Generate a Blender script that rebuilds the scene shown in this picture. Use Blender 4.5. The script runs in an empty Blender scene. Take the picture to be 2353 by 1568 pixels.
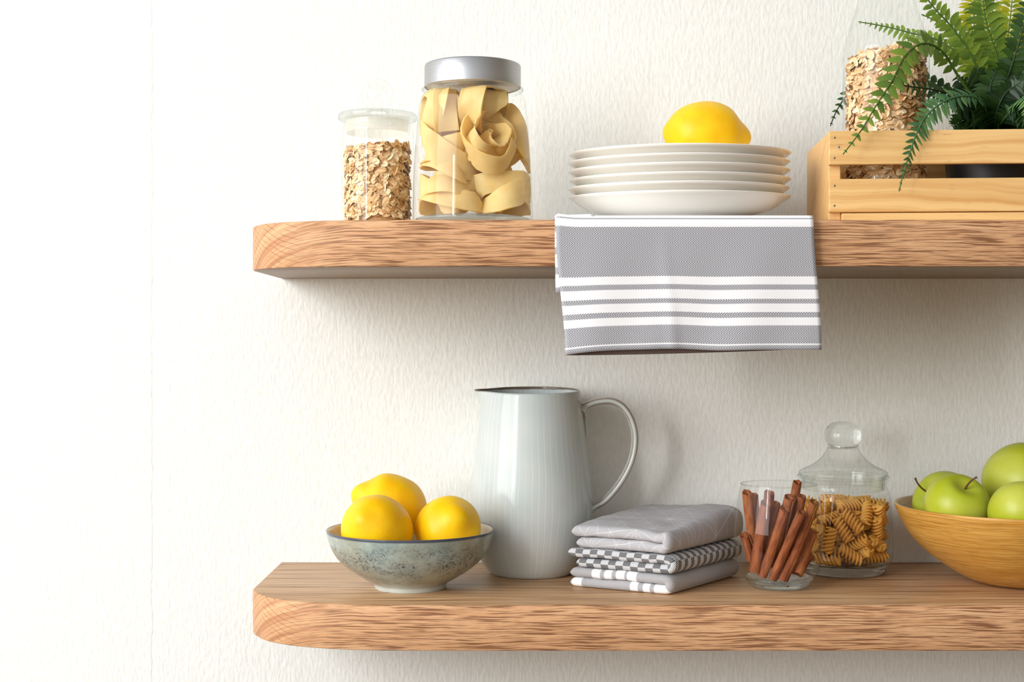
import bpy, math, random
import numpy as np
from mathutils import Vector, Matrix, noise, Quaternion

random.seed(7)
C = bpy.context.scene.collection
SC = bpy.context.scene
PI = math.pi
FPX, CX, CY = 3200.0, 1176.5, 784.0       # focal length in px of the 2353x1568 frame
CAMY, ZC = -1.53, 1.40                    # camera stands 1.53 m from the wall, lens at 1.40 m
ZU = ZC + 0.1116                          # top of the upper shelf
ZL = ZC - 0.2432                          # top of the lower shelf
DEP = 0.25                                # shelf depth

def P(px, py, Y):
    d = Y - CAMY
    return Vector(((px - CX) * d / FPX, Y, ZC + (CY - py) * d / FPX))

# ---------------------------------------------------------------- objects
def tag(o, label=None, cat=None, group=None, kind=None):
    if label: o['label'] = label
    if cat: o['category'] = cat
    if group: o['group'] = group
    if kind: o['kind'] = kind
    return o

def empty(name, loc=(0, 0, 0), rot=(0, 0, 0), parent=None):
    o = bpy.data.objects.new(name, None)
    o.empty_display_size = 0.01
    o.location = loc; o.rotation_euler = rot
    if parent: o.parent = parent
    C.objects.link(o)
    return o

def mk(name, V, F, mats, parent=None, loc=(0, 0, 0), rot=(0, 0, 0), smooth=True, uv=None, col=None, fm=None, sharp=None):
    me = bpy.data.meshes.new(name)
    me.from_pydata([tuple(v) for v in V], [], [tuple(f) for f in F])
    if not isinstance(mats, (list, tuple)): mats = [mats]
    for m in mats: me.materials.append(m)
    if fm: me.polygons.foreach_set('material_index', fm)
    if smooth: me.polygons.foreach_set('use_smooth', [True] * len(me.polygons))
    if uv:                                   # one (u, v) per loop
        L = me.uv_layers.new(name='UVMap')
        L.data.foreach_set('uv', [c for q in uv for c in q])
    if col:                                  # one value per face
        A = me.attributes.new('tone', 'FLOAT', 'FACE')
        A.data.foreach_set('value', col)
    me.validate(); me.update()
    if sharp: 
        me.set_sharp_from_angle(angle=math.radians(sharp))
    o = bpy.data.objects.new(name, me)
    o.location = loc; o.rotation_euler = rot
    if parent: o.parent = parent
    C.objects.link(o)
    return o

def mod_bevel(o, w, seg=2):
    m = o.modifiers.new('b', 'BEVEL'); m.width = w; m.segments = seg; m.limit_method = 'ANGLE'; m.angle_limit = math.radians(40)
    return o
def mod_sub(o, n=1):
    m = o.modifiers.new('s', 'SUBSURF'); m.levels = n; m.render_levels = n
    return o
def mod_solid(o, t, off=0):
    m = o.modifiers.new('t', 'SOLIDIFY'); m.thickness = t; m.offset = off
    return o

def lathe(prof, n=72, closed=False):
    """prof: (r, z) list from the axis outward; r<1e-6 makes a pole."""
    V, F, rows = [], [], []
    for r, z in prof:
        if r < 1e-6:
            rows.append([len(V)]); V.append((0, 0, z))
        else:
            rows.append(list(range(len(V), len(V) + n)))
            for k in range(n):
                a = 2 * PI * k / n
                V.append((r * math.cos(a), r * math.sin(a), z))
    rng = range(len(rows)) if closed else range(len(rows) - 1)
    for i in rng:
        A, B = rows[i], rows[(i + 1) % len(rows)]
        if len(A) == 1 and len(B) == 1: continue
        for k in range(n):
            k2 = (k + 1) % n
            if len(A) == 1: F.append((A[0], B[k2], B[k]))
            elif len(B) == 1: F.append((A[k], A[k2], B[0]))
            else: F.append((A[k], A[k2], B[k2], B[k]))
    return V, F

def smooth_prof(pts, n=6):
    """Catmull-Rom through the profile points."""
    out = []
    for i in range(len(pts) - 1):
        p0 = pts[max(i - 1, 0)]; p1 = pts[i]; p2 = pts[i + 1]; p3 = pts[min(i + 2, len(pts) - 1)]
        for k in range(n):
            t = k / n
            out.append(tuple(0.5 * ((2 * b) + (-a + c) * t + (2 * a - 5 * b + 4 * c - d) * t * t + (-a + 3 * b - 3 * c + d) * t ** 3)
                             for a, b, c, d in zip(p0, p1, p2, p3)))
    out.append(tuple(pts[-1]))
    return out

def spline(pts, n=8):
    return [Vector(p) for p in smooth_prof([tuple(p) for p in pts], n)]

def box(x0, x1, y0, y1, z0, z1):
    V = [(x0, y0, z0), (x1, y0, z0), (x1, y1, z0), (x0, y1, z0), (x0, y0, z1), (x1, y0, z1), (x1, y1, z1), (x0, y1, z1)]
    F = [(0, 3, 2, 1), (4, 5, 6, 7), (0, 1, 5, 4), (1, 2, 6, 5), (2, 3, 7, 6), (3, 0, 4, 7)]
    return V, F

def tube(path, rad, n=10, V=None, F=None, flat=None, cap=True):
    """Round tube along path; rad a number or a function of t in 0..1; flat=(normal, a, b) for an elliptic section."""
    V = [] if V is None else V; F = [] if F is None else F
    N = len(path); rows = []
    ref = Vector((0.13, -0.9, 0.41)).normalized()
    for i, p in enumerate(path):
        t = (path[min(i + 1, N - 1)] - path[max(i - 1, 0)]).normalized()
        if flat:
            b = Vector(flat[0]); a = t.cross(b).normalized(); b = a.cross(t).normalized()
        else:
            a = t.cross(ref)
            if a.length < 1e-3: a = t.cross(Vector((1, 0, 0)))
            a.normalize(); b = a.cross(t).normalized(); ref = b
        r = rad(i / (N - 1)) if callable(rad) else rad
        ra, rb = (r * flat[1], r * flat[2]) if flat else (r, r)
        rows.append(range(len(V), len(V) + n))
        for k in range(n):
            q = 2 * PI * k / n
            V.append(p + a * (ra * math.cos(q)) + b * (rb * math.sin(q)))
    for i in range(N - 1):
        for k in range(n):
            k2 = (k + 1) % n
            F.append((rows[i][k], rows[i][k2], rows[i + 1][k2], rows[i + 1][k]))
    if cap:
        F.append(tuple(reversed(rows[0]))); F.append(tuple(rows[-1]))
    return V, F

# ---------------------------------------------------------------- materials
def srgb(r, g, b):
    f = lambda c: (c / 255 / 12.92) if c / 255 <= 0.04045 else ((c / 255 + 0.055) / 1.055) ** 2.4
    return (f(r), f(g), f(b), 1)

class G:
    """small node-graph writer"""
    def __init__(s, name):
        s.m = bpy.data.materials.new(name); s.m.use_nodes = True
        s.t = s.m.node_tree; s.t.nodes.clear()
        s.out = s.t.nodes.new('ShaderNodeOutputMaterial')
    def n(s, typ, **kw):
        nd = s.t.nodes.new('ShaderNode' + typ)
        ins = kw.pop('ins', {})
        for k, v in kw.items(): setattr(nd, k, v)
        for k, v in ins.items(): s.set(nd.inputs[k], v)
        return nd
    def set(s, sock, v):
        if isinstance(v, bpy.types.NodeSocket): s.t.links.new(v, sock)
        elif isinstance(v, bpy.types.Node): s.t.links.new(v.outputs[0], sock)
        else: sock.default_value = v
    def math(s, op, a, b=0.0, c=0.0, clamp=False):
        nd = s.n('Math', operation=op, use_clamp=clamp)
        s.set(nd.inputs[0], a); s.set(nd.inputs[1], b); s.set(nd.inputs[2], c)
        return nd.outputs[0]
    def mix(s, f, a, b, blend='MIX'):
        nd = s.n('Mix', data_type='RGBA', blend_type=blend)
        s.set(nd.inputs[0], f); s.set(nd.inputs[6], a); s.set(nd.inputs[7], b)
        return nd.outputs[2]
    def ramp(s, f, stops, interp='LINEAR'):
        nd = s.n('ValToRGB'); nd.color_ramp.interpolation = interp
        el = nd.color_ramp.elements
        while len(el) < len(stops): el.new(0.5)
        for e, (p, c) in zip(el, stops):
            e.position = p; e.color = c if len(c) == 4 else (*c, 1)
        s.set(nd.inputs[0], f)
        return nd.outputs[0]
    def maprange(s, v, a, b, c=0.0, d=1.0):
        nd = s.n('MapRange'); 
        for i, x in enumerate((v, a, b, c, d)): s.set(nd.inputs[i], x)
        return nd.outputs[0]
    def obj(s): return s.n('TexCoord').outputs['Object']
    def uv(s): return s.n('TexCoord').outputs['UV']
    def pos(s): return s.n('NewGeometry').outputs['Position']
    def xyz(s, v):
        nd = s.n('SeparateXYZ'); s.set(nd.inputs[0], v); return nd.outputs
    def vec(s, x, y, z):
        nd = s.n('CombineXYZ'); s.set(nd.inputs[0], x); s.set(nd.inputs[1], y); s.set(nd.inputs[2], z); return nd.outputs[0]
    def scale(s, v, sc):
        nd = s.n('VectorMath', operation='MULTIPLY'); s.set(nd.inputs[0], v); nd.inputs[1].default_value = sc; return nd.outputs[0]
    def noise(s, v, scale=1.0, detail=3.0, rough=0.5, dist=0.0):
        nd = s.n('TexNoise'); s.set(nd.inputs['Vector'], v)
        nd.inputs['Scale'].default_value = scale; nd.inputs['Detail'].default_value = detail
        nd.inputs['Roughness'].default_value = rough; nd.inputs['Distortion'].default_value = dist
        return nd.outputs['Fac']
    def bump(s, h, strength=0.5, dist=0.001):
        nd = s.n('Bump'); nd.inputs['Strength'].default_value = strength; nd.inputs['Distance'].default_value = dist
        s.set(nd.inputs['Height'], h); return nd.outputs[0]
    def bsdf(s, col=None, rough=0.5, metal=0.0, normal=None, **kw):
        b = s.n('BsdfPrincipled')
        if col is not None: s.set(b.inputs['Base Color'], col)
        s.set(b.inputs['Roughness'], rough); b.inputs['Metallic'].default_value = metal
        if normal is not None: s.set(b.inputs['Normal'], normal)
        for k, v in kw.items(): s.set(b.inputs[k.replace('_', ' ')], v)
        s.t.links.new(b.outputs[0], s.out.inputs[0])
        return b
    def done(s, shader=None):
        if shader is not None: s.t.links.new(shader.outputs[0], s.out.inputs[0])
        return s.m
M = {}
# ---- wall: white vertically ribbed wallpaper
def m_wall():
    g = G('ribbed_white_wallpaper'); p = g.pos(); x, y, z = g.xyz(p)
    w = g.noise(g.scale(p, (14, 1, 9)), 1.0, 2)
    xx = g.math('ADD', x, g.math('MULTIPLY', w, 0.004))
    v = g.vec(g.math('MULTIPLY', xx, 275.0), 0.0, g.math('MULTIPLY', z, 98.0))
    a = g.noise(v, 1.0, 2.5, 0.5, 0.12)
    b = g.noise(g.scale(p, (60, 1, 30)), 1.0, 2.0)
    seamw = g.noise(g.scale(p, (1, 1, 70)), 1.0, 3.0)
    xs = g.math('ADD', x, g.math('MULTIPLY', g.math('SUBTRACT', seamw, 0.5), 0.006))
    d1 = g.math('ABSOLUTE', g.math('ADD', xs, 0.3945))
    seam = g.maprange(d1, 0.0, 0.0016, 1.0, 0.0)
    d2 = g.math('ABSOLUTE', g.math('ADD', xs, 0.375))
    seam2 = g.maprange(d2, 0.0, 0.0012, 0.35, 0.0)
    h = g.math('ADD', g.math('MULTIPLY', a, 1.0), g.math('MULTIPLY', b, 0.7))
    h = g.math('SUBTRACT', h, g.math('MULTIPLY', g.math('ADD', seam, seam2), 0.5))
    col = g.mix(g.maprange(a, 0.35, 0.65), srgb(238, 239, 234), srgb(245, 246, 241))
    g.bsdf(col, 0.75, normal=g.bump(h, 0.38, 0.0020), Specular_IOR_Level=0.25)
    return g.done()
M['wall'] = m_wall()

# ---- oak
def oak(kind):
    g = G('oak_' + kind); p = g.obj(); x, y, z = g.xyz(p)
    if kind == 'front':
        # growth rings run along the board; on the rounded end they turn into slanted lines
        dd = g.math('DIVIDE', g.math('MULTIPLY', y, y), g.math('ADD', g.math('ABSOLUTE', y), 0.022))
        w = g.noise(g.scale(p, (11, 9, 20)), 1.0, 2.0)
        q = g.math('ADD', g.math('ADD', z, g.math('MULTIPLY', dd, 0.75)), g.math('MULTIPLY', g.math('SUBTRACT', w, 0.5), 0.006))
        s1 = g.noise(g.vec(g.math('MULTIPLY', x, 20.0), 0.0, g.math('MULTIPLY', q, 820.0)), 1.0, 2.5, 0.55, 0.25)
        s2 = g.noise(g.vec(g.math('MULTIPLY', x, 9.0), 3.0, g.math('MULTIPLY', q, 190.0)), 1.0, 3.0, 0.5)
        s3 = g.noise(g.vec(g.math('MULTIPLY', x, 90.0), 7.0, g.math('MULTIPLY', q, 1500.0)), 1.0, 2.0)
        endm = g.maprange(y, 0.004, 0.028)
        streak = g.math('MULTIPLY', g.maprange(s1, 0.505, 0.59), g.maprange(s2, 0.28, 0.42))
        streak = g.math('MULTIPLY', streak, g.math('SUBTRACT', 1.0, g.math('MULTIPLY', endm, 0.85)))
        ring = g.maprange(g.noise(g.vec(0.0, g.math('MULTIPLY', y, 6.0), g.math('MULTIPLY', q, 260.0)), 1.0, 2.0), 0.42, 0.68)
        # medullary rays across the end grain
        h = g.math('SUBTRACT', z, g.math('MULTIPLY', y, 0.62))
        h = g.math('ADD', h, g.math('MULTIPLY', g.math('SUBTRACT', g.noise(g.scale(p, (40, 40, 40)), 1.0, 2), 0.5), 0.004))
        ray = g.math('PINGPONG', g.math('MULTIPLY', h, 1.0), 0.0028)
        ray = g.maprange(ray, 0.0, 0.00042, 1.0, 0.0)
        ray = g.math('MULTIPLY', ray, g.maprange(g.noise(g.scale(p, (60, 60, 30)), 1.0, 2), 0.44, 0.52))
        ray = g.math('MULTIPLY', ray, endm)
        base = g.mix(g.maprange(s2, 0.3, 0.7), srgb(228, 181, 136), srgb(206, 154, 110))
        base = g.mix(g.math('MULTIPLY', g.math('MULTIPLY', ring, endm), 0.8), base, srgb(172, 114, 76))
        base = g.mix(g.math('MULTIPLY', g.maprange(s3, 0.48, 0.68), 0.42), base, srgb(176, 118, 78))
        col = g.mix(g.math('MULTIPLY', streak, 0.9), base, srgb(128, 84, 54))
        col = g.mix(g.math('MULTIPLY', ray, 0.8), col, srgb(128, 80, 50))
        hh = g.math('MULTIPLY', g.math('ADD', streak, ray), -1.0)
        g.bsdf(col, 0.5, normal=g.bump(hh, 0.45, 0.0008), Specular_IOR_Level=0.3)
    else:
        w = g.noise(g.scale(p, (5, 12, 1)), 1.0, 2.0)
        q = g.math('ADD', y, g.math('MULTIPLY', w, 0.03))
        s1 = g.noise(g.vec(g.math('MULTIPLY', x, 6.0), g.math('MULTIPLY', q, 170.0), 0.0), 1.0, 3.0, 0.55)
        s2 = g.noise(g.vec(g.math('MULTIPLY', x, 30.0), g.math('MULTIPLY', q, 900.0), 5.0), 1.0, 2.0)
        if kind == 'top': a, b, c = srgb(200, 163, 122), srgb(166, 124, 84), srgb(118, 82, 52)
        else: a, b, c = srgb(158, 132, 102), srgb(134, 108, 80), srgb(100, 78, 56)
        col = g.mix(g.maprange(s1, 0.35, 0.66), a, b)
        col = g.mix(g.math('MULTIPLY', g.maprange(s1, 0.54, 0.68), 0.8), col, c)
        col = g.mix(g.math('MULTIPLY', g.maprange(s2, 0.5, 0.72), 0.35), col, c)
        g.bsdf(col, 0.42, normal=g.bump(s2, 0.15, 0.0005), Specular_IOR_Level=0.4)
    return g.done()
for k in ('front', 'top', 'under'): M['oak_' + k] = oak(k)

# ---- pine of the crate
def pine(name, light, dark, knot):
    g = G(name); p = g.obj(); x, y, z = g.xyz(p)
    w = g.noise(g.scale(p, (9, 20, 16)), 1.0, 2.0)
    rnd = g.n('ObjectInfo').outputs['Random']
    q = g.math('ADD', g.math('ADD', z, g.math('MULTIPLY', y, 0.6)), g.math('ADD', g.math('MULTIPLY', w, 0.022), rnd))
    s = g.noise(g.vec(g.math('MULTIPLY', x, 2.2), 0.0, g.math('MULTIPLY', q, 150.0)), 1.0, 2.0, 0.5)
    s2 = g.noise(g.vec(g.math('MULTIPLY', x, 60.0), 2.0, g.math('MULTIPLY', q, 900.0)), 1.0, 2.0)
    col = g.mix(g.maprange(s, 0.4, 0.7), light, dark)
    col = g.mix(g.math('MULTIPLY', g.maprange(s2, 0.66, 0.72), 0.45), col, knot)
    g.bsdf(col, 0.5, normal=g.bump(s, 0.1, 0.0005), Specular_IOR_Level=0.3)
    return g.done()
M['pine'] = pine('pine_slat', srgb(242, 200, 134), srgb(218, 162, 94), srgb(150, 96, 50))
M['pine_end'] = pine('pine_end_panel', srgb(240, 196, 132), srgb(220, 166, 104), srgb(150, 96, 50))

# ---- glass
def m_glass(name, tint=(1, 1, 1, 1), edge=(0.72, 0.77, 0.75, 1), refl=0.9, p=3.5, ep=7.0):
    """thin clear glass wall: see-through, mirror-like where seen edge on"""
    g = G(name)
    lw = g.n('LayerWeight', ins={'Blend': 0.5})
    f = g.math('POWER', lw.outputs['Facing'], p)
    tr = g.n('BsdfTransparent', ins={'Color': g.mix(g.math('POWER', lw.outputs['Facing'], ep), tint, edge)})
    gl = g.n('BsdfGlossy', ins={'Roughness': 0.02, 'Color': (1, 1, 1, 1)})
    fac = g.math('ADD', 0.022, g.math('MULTIPLY', f, 0.45 * refl), clamp=True)
    mx = g.n('MixShader', ins={0: fac, 1: tr, 2: gl})
    return g.done(mx)
M['glass'] = m_glass('clear_jar_glass', tint=(0.985, 0.99, 0.985, 1))
M['glass_rim'] = m_glass('thick_glass_edge', tint=(0.965, 0.975, 0.97, 1), edge=(0.45, 0.52, 0.50, 1), p=2.2, ep=4.5)
def m_solid_glass():
    g = G('solid_glass')
    a = g.n('BsdfGlass', ins={'Color': (0.97, 0.985, 0.98, 1), 'Roughness': 0.0, 'IOR': 1.45})
    t = g.n('BsdfTransparent', ins={'Color': (0.95, 0.97, 0.96, 1)})
    return g.done(g.n('MixShader', ins={0: 0.9, 1: t, 2: a}))
M['glass_solid'] = m_solid_glass()

# ---- ceramic etc.
def simple(name, col, rough=0.5, metal=0.0, **kw):
    g = G(name); g.bsdf(col, rough, metal, **kw); return g.done()
M['porcelain'] = simple('white_porcelain', srgb(250, 247, 239), 0.12, Specular_IOR_Level=0.5)
M['nail'] = simple('steel_nail', srgb(150, 150, 155), 0.35, 1.0)
M['pot'] = simple('black_plastic', srgb(26, 26, 28), 0.45)
M['soil'] = simple('dark_soil', srgb(30, 22, 16), 0.9)
M['stem_brown'] = simple('apple_stem_brown', srgb(96, 62, 34), 0.7)

def m_steel():
    g = G('brushed_steel'); p = g.obj(); x, y, z = g.xyz(p)
    n = g.noise(g.vec(g.math('MULTIPLY', x, 20.0), g.math('MULTIPLY', y, 20.0), g.math('MULTIPLY', z, 2500.0)), 1.0, 2.0)
    g.bsdf(g.mix(n, srgb(164, 164, 164), srgb(188, 188, 188)), 0.3, 1.0, normal=g.bump(n, 0.06, 0.0004), Anisotropic=0.6)
    return g.done()
M['steel'] = m_steel()

def m_jug():
    g = G('celadon_glaze'); p = g.obj(); x, y, z = g.xyz(p)
    wob = g.math('MULTIPLY', g.math('SUBTRACT', g.noise(g.scale(p, (12, 12, 12)), 1.0, 2.0), 0.5), 0.14)
    ang = g.math('ADD', g.math('ARCTAN2', y, x), wob)
    per = 2 * PI / 56
    t = g.math('PINGPONG', g.math('ADD', ang, 10.0), per / 2)
    line = g.math('SUBTRACT', 1.0, g.maprange(t, 0.0, 0.0075, 0.0, 1.0))
    line = g.math('MULTIPLY', line, g.maprange(g.noise(g.scale(p, (40, 40, 14)), 1.0, 2.0), 0.38, 0.6, 0.1, 0.75))
    big = g.noise(g.scale(p, (18, 18, 14)), 1.0, 2.0)
    col = g.mix(g.maprange(big, 0.35, 0.65), srgb(188, 198, 197), srgb(200, 206, 204))
    col = g.mix(g.math('MULTIPLY', g.maprange(z, 0.0, 0.06, 1.0, 0.0), 0.5), col, srgb(206, 204, 194))
    col = g.mix(line, col, srgb(230, 230, 222))
    rim = g.maprange(g.math('ADD', z, g.math('MULTIPLY', g.noise(g.scale(p, (60, 60, 60)), 1.0, 2.0), 0.002)), 0.1912, 0.1922)
    col = g.mix(rim, col, srgb(104, 92, 78))
    g.bsdf(col, 0.14, Specular_IOR_Level=0.36)
    return g.done()
M['jug'] = m_jug()
def m_jug_handle():
    g = G('celadon_glaze_handle'); p = g.obj(); x, y, z = g.xyz(p)
    n = g.noise(g.scale(p, (90, 90, 90)), 1.0, 3.0)
    e = g.math('ABSOLUTE', g.math('ADD', y, 0.0066))
    f = g.math('MULTIPLY', g.maprange(g.math('ADD', e, g.math('MULTIPLY', n, 0.0012)), 0.0008, 0.0022, 1.0, 0.0), 0.85)
    g.bsdf(g.mix(f, srgb(196, 203, 199), srgb(152, 118, 84)), 0.1, Specular_IOR_Level=0.55)
    return g.done()
M['jug_handle'] = m_jug_handle()

def m_bowl():
    g = G('speckled_glaze'); p = g.obj(); x, y, z = g.xyz(p)
    n1 = g.noise(g.scale(p, (55, 55, 70)), 1.0, 3.0, 0.6)
    n2 = g.noise(g.scale(p, (420, 420, 520)), 1.0, 2.0, 0.6)
    n3 = g.noise(g.scale(p, (28, 28, 34)), 1.0, 2.0)
    n4 = g.noise(g.scale(p, (170, 170, 170)), 1.0, 3.0, 0.6)
    base = g.mix(g.maprange(n1, 0.36, 0.62), srgb(172, 182, 173), srgb(146, 160, 154))
    base = g.mix(g.math('MULTIPLY', g.maprange(n3, 0.45, 0.65), 0.5), base, srgb(166, 160, 134))
    band = g.math('MULTIPLY', g.maprange(z, 0.006, 0.03), g.maprange(z, 0.038, 0.052, 1.0, 0.15))
    sp = g.math('MULTIPLY', g.maprange(n2, 0.525, 0.59), g.maprange(n1, 0.38, 0.54))
    sp = g.math('MULTIPLY', g.math('MULTIPLY', sp, band), 0.85)
    col = g.mix(sp, base, srgb(40, 58, 76))
    col = g.mix(g.math('MULTIPLY', g.math('MULTIPLY', g.maprange(n4, 0.48, 0.62), band), 0.35), col, srgb(104, 126, 128))
    col = g.mix(g.math('MULTIPLY', g.maprange(z, 0.0, 0.012, 1.0, 0.0), 0.8), col, srgb(206, 210, 204))
    rim = g.maprange(z, 0.0545, 0.0560)
    col = g.mix(rim, col, srgb(76, 80, 94))
    g.bsdf(col, 0.18, Specular_IOR_Level=0.5)
    return g.done()
M['bowl'] = m_bowl()
M['bowl_in'] = simple('bowl_inner_glaze', srgb(214, 206, 186), 0.15)

def m_bamboo(name, a, b, c):
    g = G(name); p = g.obj(); x, y, z = g.xyz(p)
    ang = g.math('ARCTAN2', y, x)
    zz = g.math('ADD', z, g.math('MULTIPLY', g.noise(g.scale(p, (16, 16, 16)), 1.0, 2.0), 0.006))
    s = g.noise(g.vec(g.math('MULTIPLY', ang, 1.6), 0.0, g.math('MULTIPLY', zz, 620.0)), 1.0, 3.0, 0.6)
    s2 = g.noise(g.vec(g.math('MULTIPLY', ang, 4.5), 4.0, g.math('MULTIPLY', zz, 900.0)), 1.0, 3.0, 0.6)
    col = g.mix(g.maprange(s, 0.34, 0.64), a, b)
    col = g.mix(g.math('MULTIPLY', g.maprange(s2, 0.54, 0.68), 0.55), col, c)
    g.bsdf(col, 0.3, normal=g.bump(s, 0.12, 0.0005), Specular_IOR_Level=0.45)
    return g.done()
M['bamboo'] = m_bamboo('bamboo_bowl_wood', srgb(222, 172, 88), srgb(190, 132, 52), srgb(126, 78, 28))
M['bamboo_in'] = m_bamboo('bamboo_bowl_inside', srgb(214, 176, 112), srgb(194, 150, 88), srgb(150, 106, 56))

def m_lemon():
    g = G('lemon_peel'); p = g.obj()
    v = g.n('TexVoronoi', ins={'Vector': p, 'Scale': 620.0}).outputs['Distance']
    n = g.noise(p, 60.0, 2.0); n2 = g.noise(p, 300.0, 3.0)
    rnd = g.n('ObjectInfo').outputs['Random']
    f = g.math('ADD', g.math('MULTIPLY', g.maprange(n, 0.35, 0.65), 0.6), g.math('MULTIPLY', rnd, 0.3))
    col = g.mix(f, srgb(255, 206, 18), srgb(253, 190, 8))
    h = g.math('ADD', g.math('MULTIPLY', g.maprange(v, 0.0, 0.45), 0.6), g.math('MULTIPLY', n2, 0.7))
    g.bsdf(col, 0.38, normal=g.bump(h, 0.25, 0.0007), Specular_IOR_Level=0.3, Subsurface_Weight=0.35,
           Subsurface_Radius=(0.012, 0.008, 0.0012), Subsurface_Scale=0.9)
    return g.done()
M['lemon'] = m_lemon()

def m_apple():
    g = G('green_apple_skin'); p = g.obj(); x, y, z = g.xyz(p)
    v = g.n('TexVoronoi', ins={'Vector': p, 'Scale': 130.0})
    dot = g.maprange(v.outputs['Distance'], 0.05, 0.10, 1.0, 0.0)
    n = g.noise(p, 26.0, 3.0)
    col = g.mix(g.maprange(n, 0.35, 0.68), srgb(176, 184, 38), srgb(194, 198, 82))
    col = g.mix(g.maprange(z, 0.012, 0.034), col, srgb(164, 178, 34))
    col = g.mix(g.math('MULTIPLY', dot, 0.5), col, srgb(140, 146, 50))
    g.bsdf(col, 0.34, Specular_IOR_Level=0.35)
    return g.done()
M['apple'] = m_apple()

def m_toned(name, stops, rough=0.6, bscale=None, trans=0.0, **kw):
    """colour from the per-face 'tone' value"""
    g = G(name)
    a = g.n('Attribute', attribute_name='tone')
    p = g.obj()
    n = g.noise(p, bscale or 300.0, 3.0)
    f = g.math('ADD', a.outputs['Fac'], g.math('MULTIPLY', g.math('SUBTRACT', n, 0.5), 0.45), clamp=True)
    g.bsdf(g.ramp(f, stops), rough, normal=g.bump(n, 0.25, 0.0006), **kw)
    return g.done()
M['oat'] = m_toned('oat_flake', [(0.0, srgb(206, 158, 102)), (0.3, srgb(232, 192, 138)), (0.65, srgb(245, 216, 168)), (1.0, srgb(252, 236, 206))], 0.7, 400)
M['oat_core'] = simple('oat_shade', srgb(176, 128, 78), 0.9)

def m_pasta(name, a, b, sss=0.1):
    g = G(name); p = g.obj()
    n = g.noise(p, 120.0, 3.0); n2 = g.noise(p, 700.0, 3.0)
    rnd = g.n('ObjectInfo').outputs['Random']
    f = g.math('ADD', g.math('MULTIPLY', g.maprange(n, 0.3, 0.7), 0.6), g.math('MULTIPLY', rnd, 0.4))
    col = g.mix(f, a, b)
    b_ = g.bsdf(col, 0.5, normal=g.bump(n2, 0.25, 0.0006), Specular_IOR_Level=0.3)
    tr = g.n('BsdfTranslucent', ins={'Color': col})
    return g.done(g.n('MixShader', ins={0: sss, 1: b_, 2: tr}))
M['pappardelle'] = m_pasta('pappardelle', srgb(255, 238, 178), srgb(255, 224, 142), 0.4)
M['fusilli'] = m_pasta('fusilli', srgb(252, 202, 104), srgb(240, 178, 74), 0.3)

def m_cinnamon():
    g = G('cinnamon_bark'); p = g.obj(); x, y, z = g.xyz(p)
    rnd = g.n('ObjectInfo').outputs['Random']
    n = g.noise(g.scale(p, (260, 260, 60)), 1.0, 3.0, 0.6)
    n2 = g.noise(g.scale(p, (900, 900, 120)), 1.0, 3.0)
    f = g.math('ADD', g.math('MULTIPLY', g.maprange(n, 0.3, 0.7), 0.75), g.math('MULTIPLY', g.math('SUBTRACT', rnd, 0.4), 0.5), clamp=True)
    col = g.ramp(f, [(0.0, srgb(178, 110, 66)), (0.5, srgb(144, 78, 44)), (1.0, srgb(94, 48, 27))])
    col = g.mix(g.math('MULTIPLY', g.maprange(n2, 0.55, 0.75), 0.5), col, srgb(104, 50, 30))
    g.bsdf(col, 0.65, normal=g.bump(n2, 0.5, 0.0008), Specular_IOR_Level=0.2)
    return g.done()
M['cinnamon'] = m_cinnamon()

# ---- woven cloths
def weave_herring(g, u, v, row, per):
    """herringbone: slanted strokes that turn at every row"""
    tri = g.math('PINGPONG', g.math('ADD', v, 10.0), row)
    t = g.math('ADD', g.math('ADD', u, 10.0), g.math('MULTIPLY', tri, 1.25))
    w = g.math('PINGPONG', t, per / 2)
    return g.maprange(w, per * 0.14, per * 0.36)
def m_stripes(name, stops, axis, total, dark, light, white, row=0.0045, per=0.0024, stitch=None):
    g = G(name); u, v, _ = g.xyz(g.uv())
    L = v if axis == 'v' else u
    jag = g.math('MULTIPLY', g.math('PINGPONG', g.math('ADD', u if axis == 'v' else v, 10.0), per / 2), 0.6)
    f = g.math('DIVIDE', g.math('ADD', L, jag), total, clamp=True)
    W, B = (1, 1, 1, 1), (0, 0, 0, 1)
    gray = g.ramp(f, [(p, B if c == 'w' else W) for p, c in stops], 'CONSTANT')
    h = weave_herring(g, u if axis == 'v' else v, v if axis == 'v' else u, row, per)
    wv = g.mix(h, dark, light)
    fine = g.noise(g.scale(g.uv(), (1500, 300, 1)), 1.0, 2.0)
    wh = g.mix(fine, white, srgb(246, 246, 247))
    col = g.mix(gray, wh, wv)
    if stitch is not None:
        s = g.math('ABSOLUTE', g.math('SUBTRACT', L, stitch))
        col = g.mix(g.maprange(s, 0.0005, 0.0009, 1.0, 0.0), col, srgb(245, 245, 245))
    g.bsdf(col, 0.85, normal=g.bump(g.math('MULTIPLY', h, gray), 0.3, 0.0004), Specular_IOR_Level=0.15, Sheen_Weight=0.15)
    return g.done()
TW = 0.140
def px_stops(l): return [(min(p / 2500.0 / TW, 1.0), c) for p, c in l]
M['towel'] = m_stripes('striped_herringbone_towel', px_stops([(0, 'w'), (4, 'g'), (7, 'w'), (27, 'g'), (144, 'w'), (163, 'g'), (176, 'w'), (197, 'g'),
            (209, 'w'), (229, 'g'), (241, 'w'), (261, 'g')]), 'v', TW, srgb(132, 133, 138), srgb(204, 204, 208), srgb(246, 246, 248), stitch=305 / 2500.0)
M['towel_in'] = simple('towel_inner_shade', srgb(108, 94, 88), 0.9)  # shade inside the open hem, painted as a flat brown-grey
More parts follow.
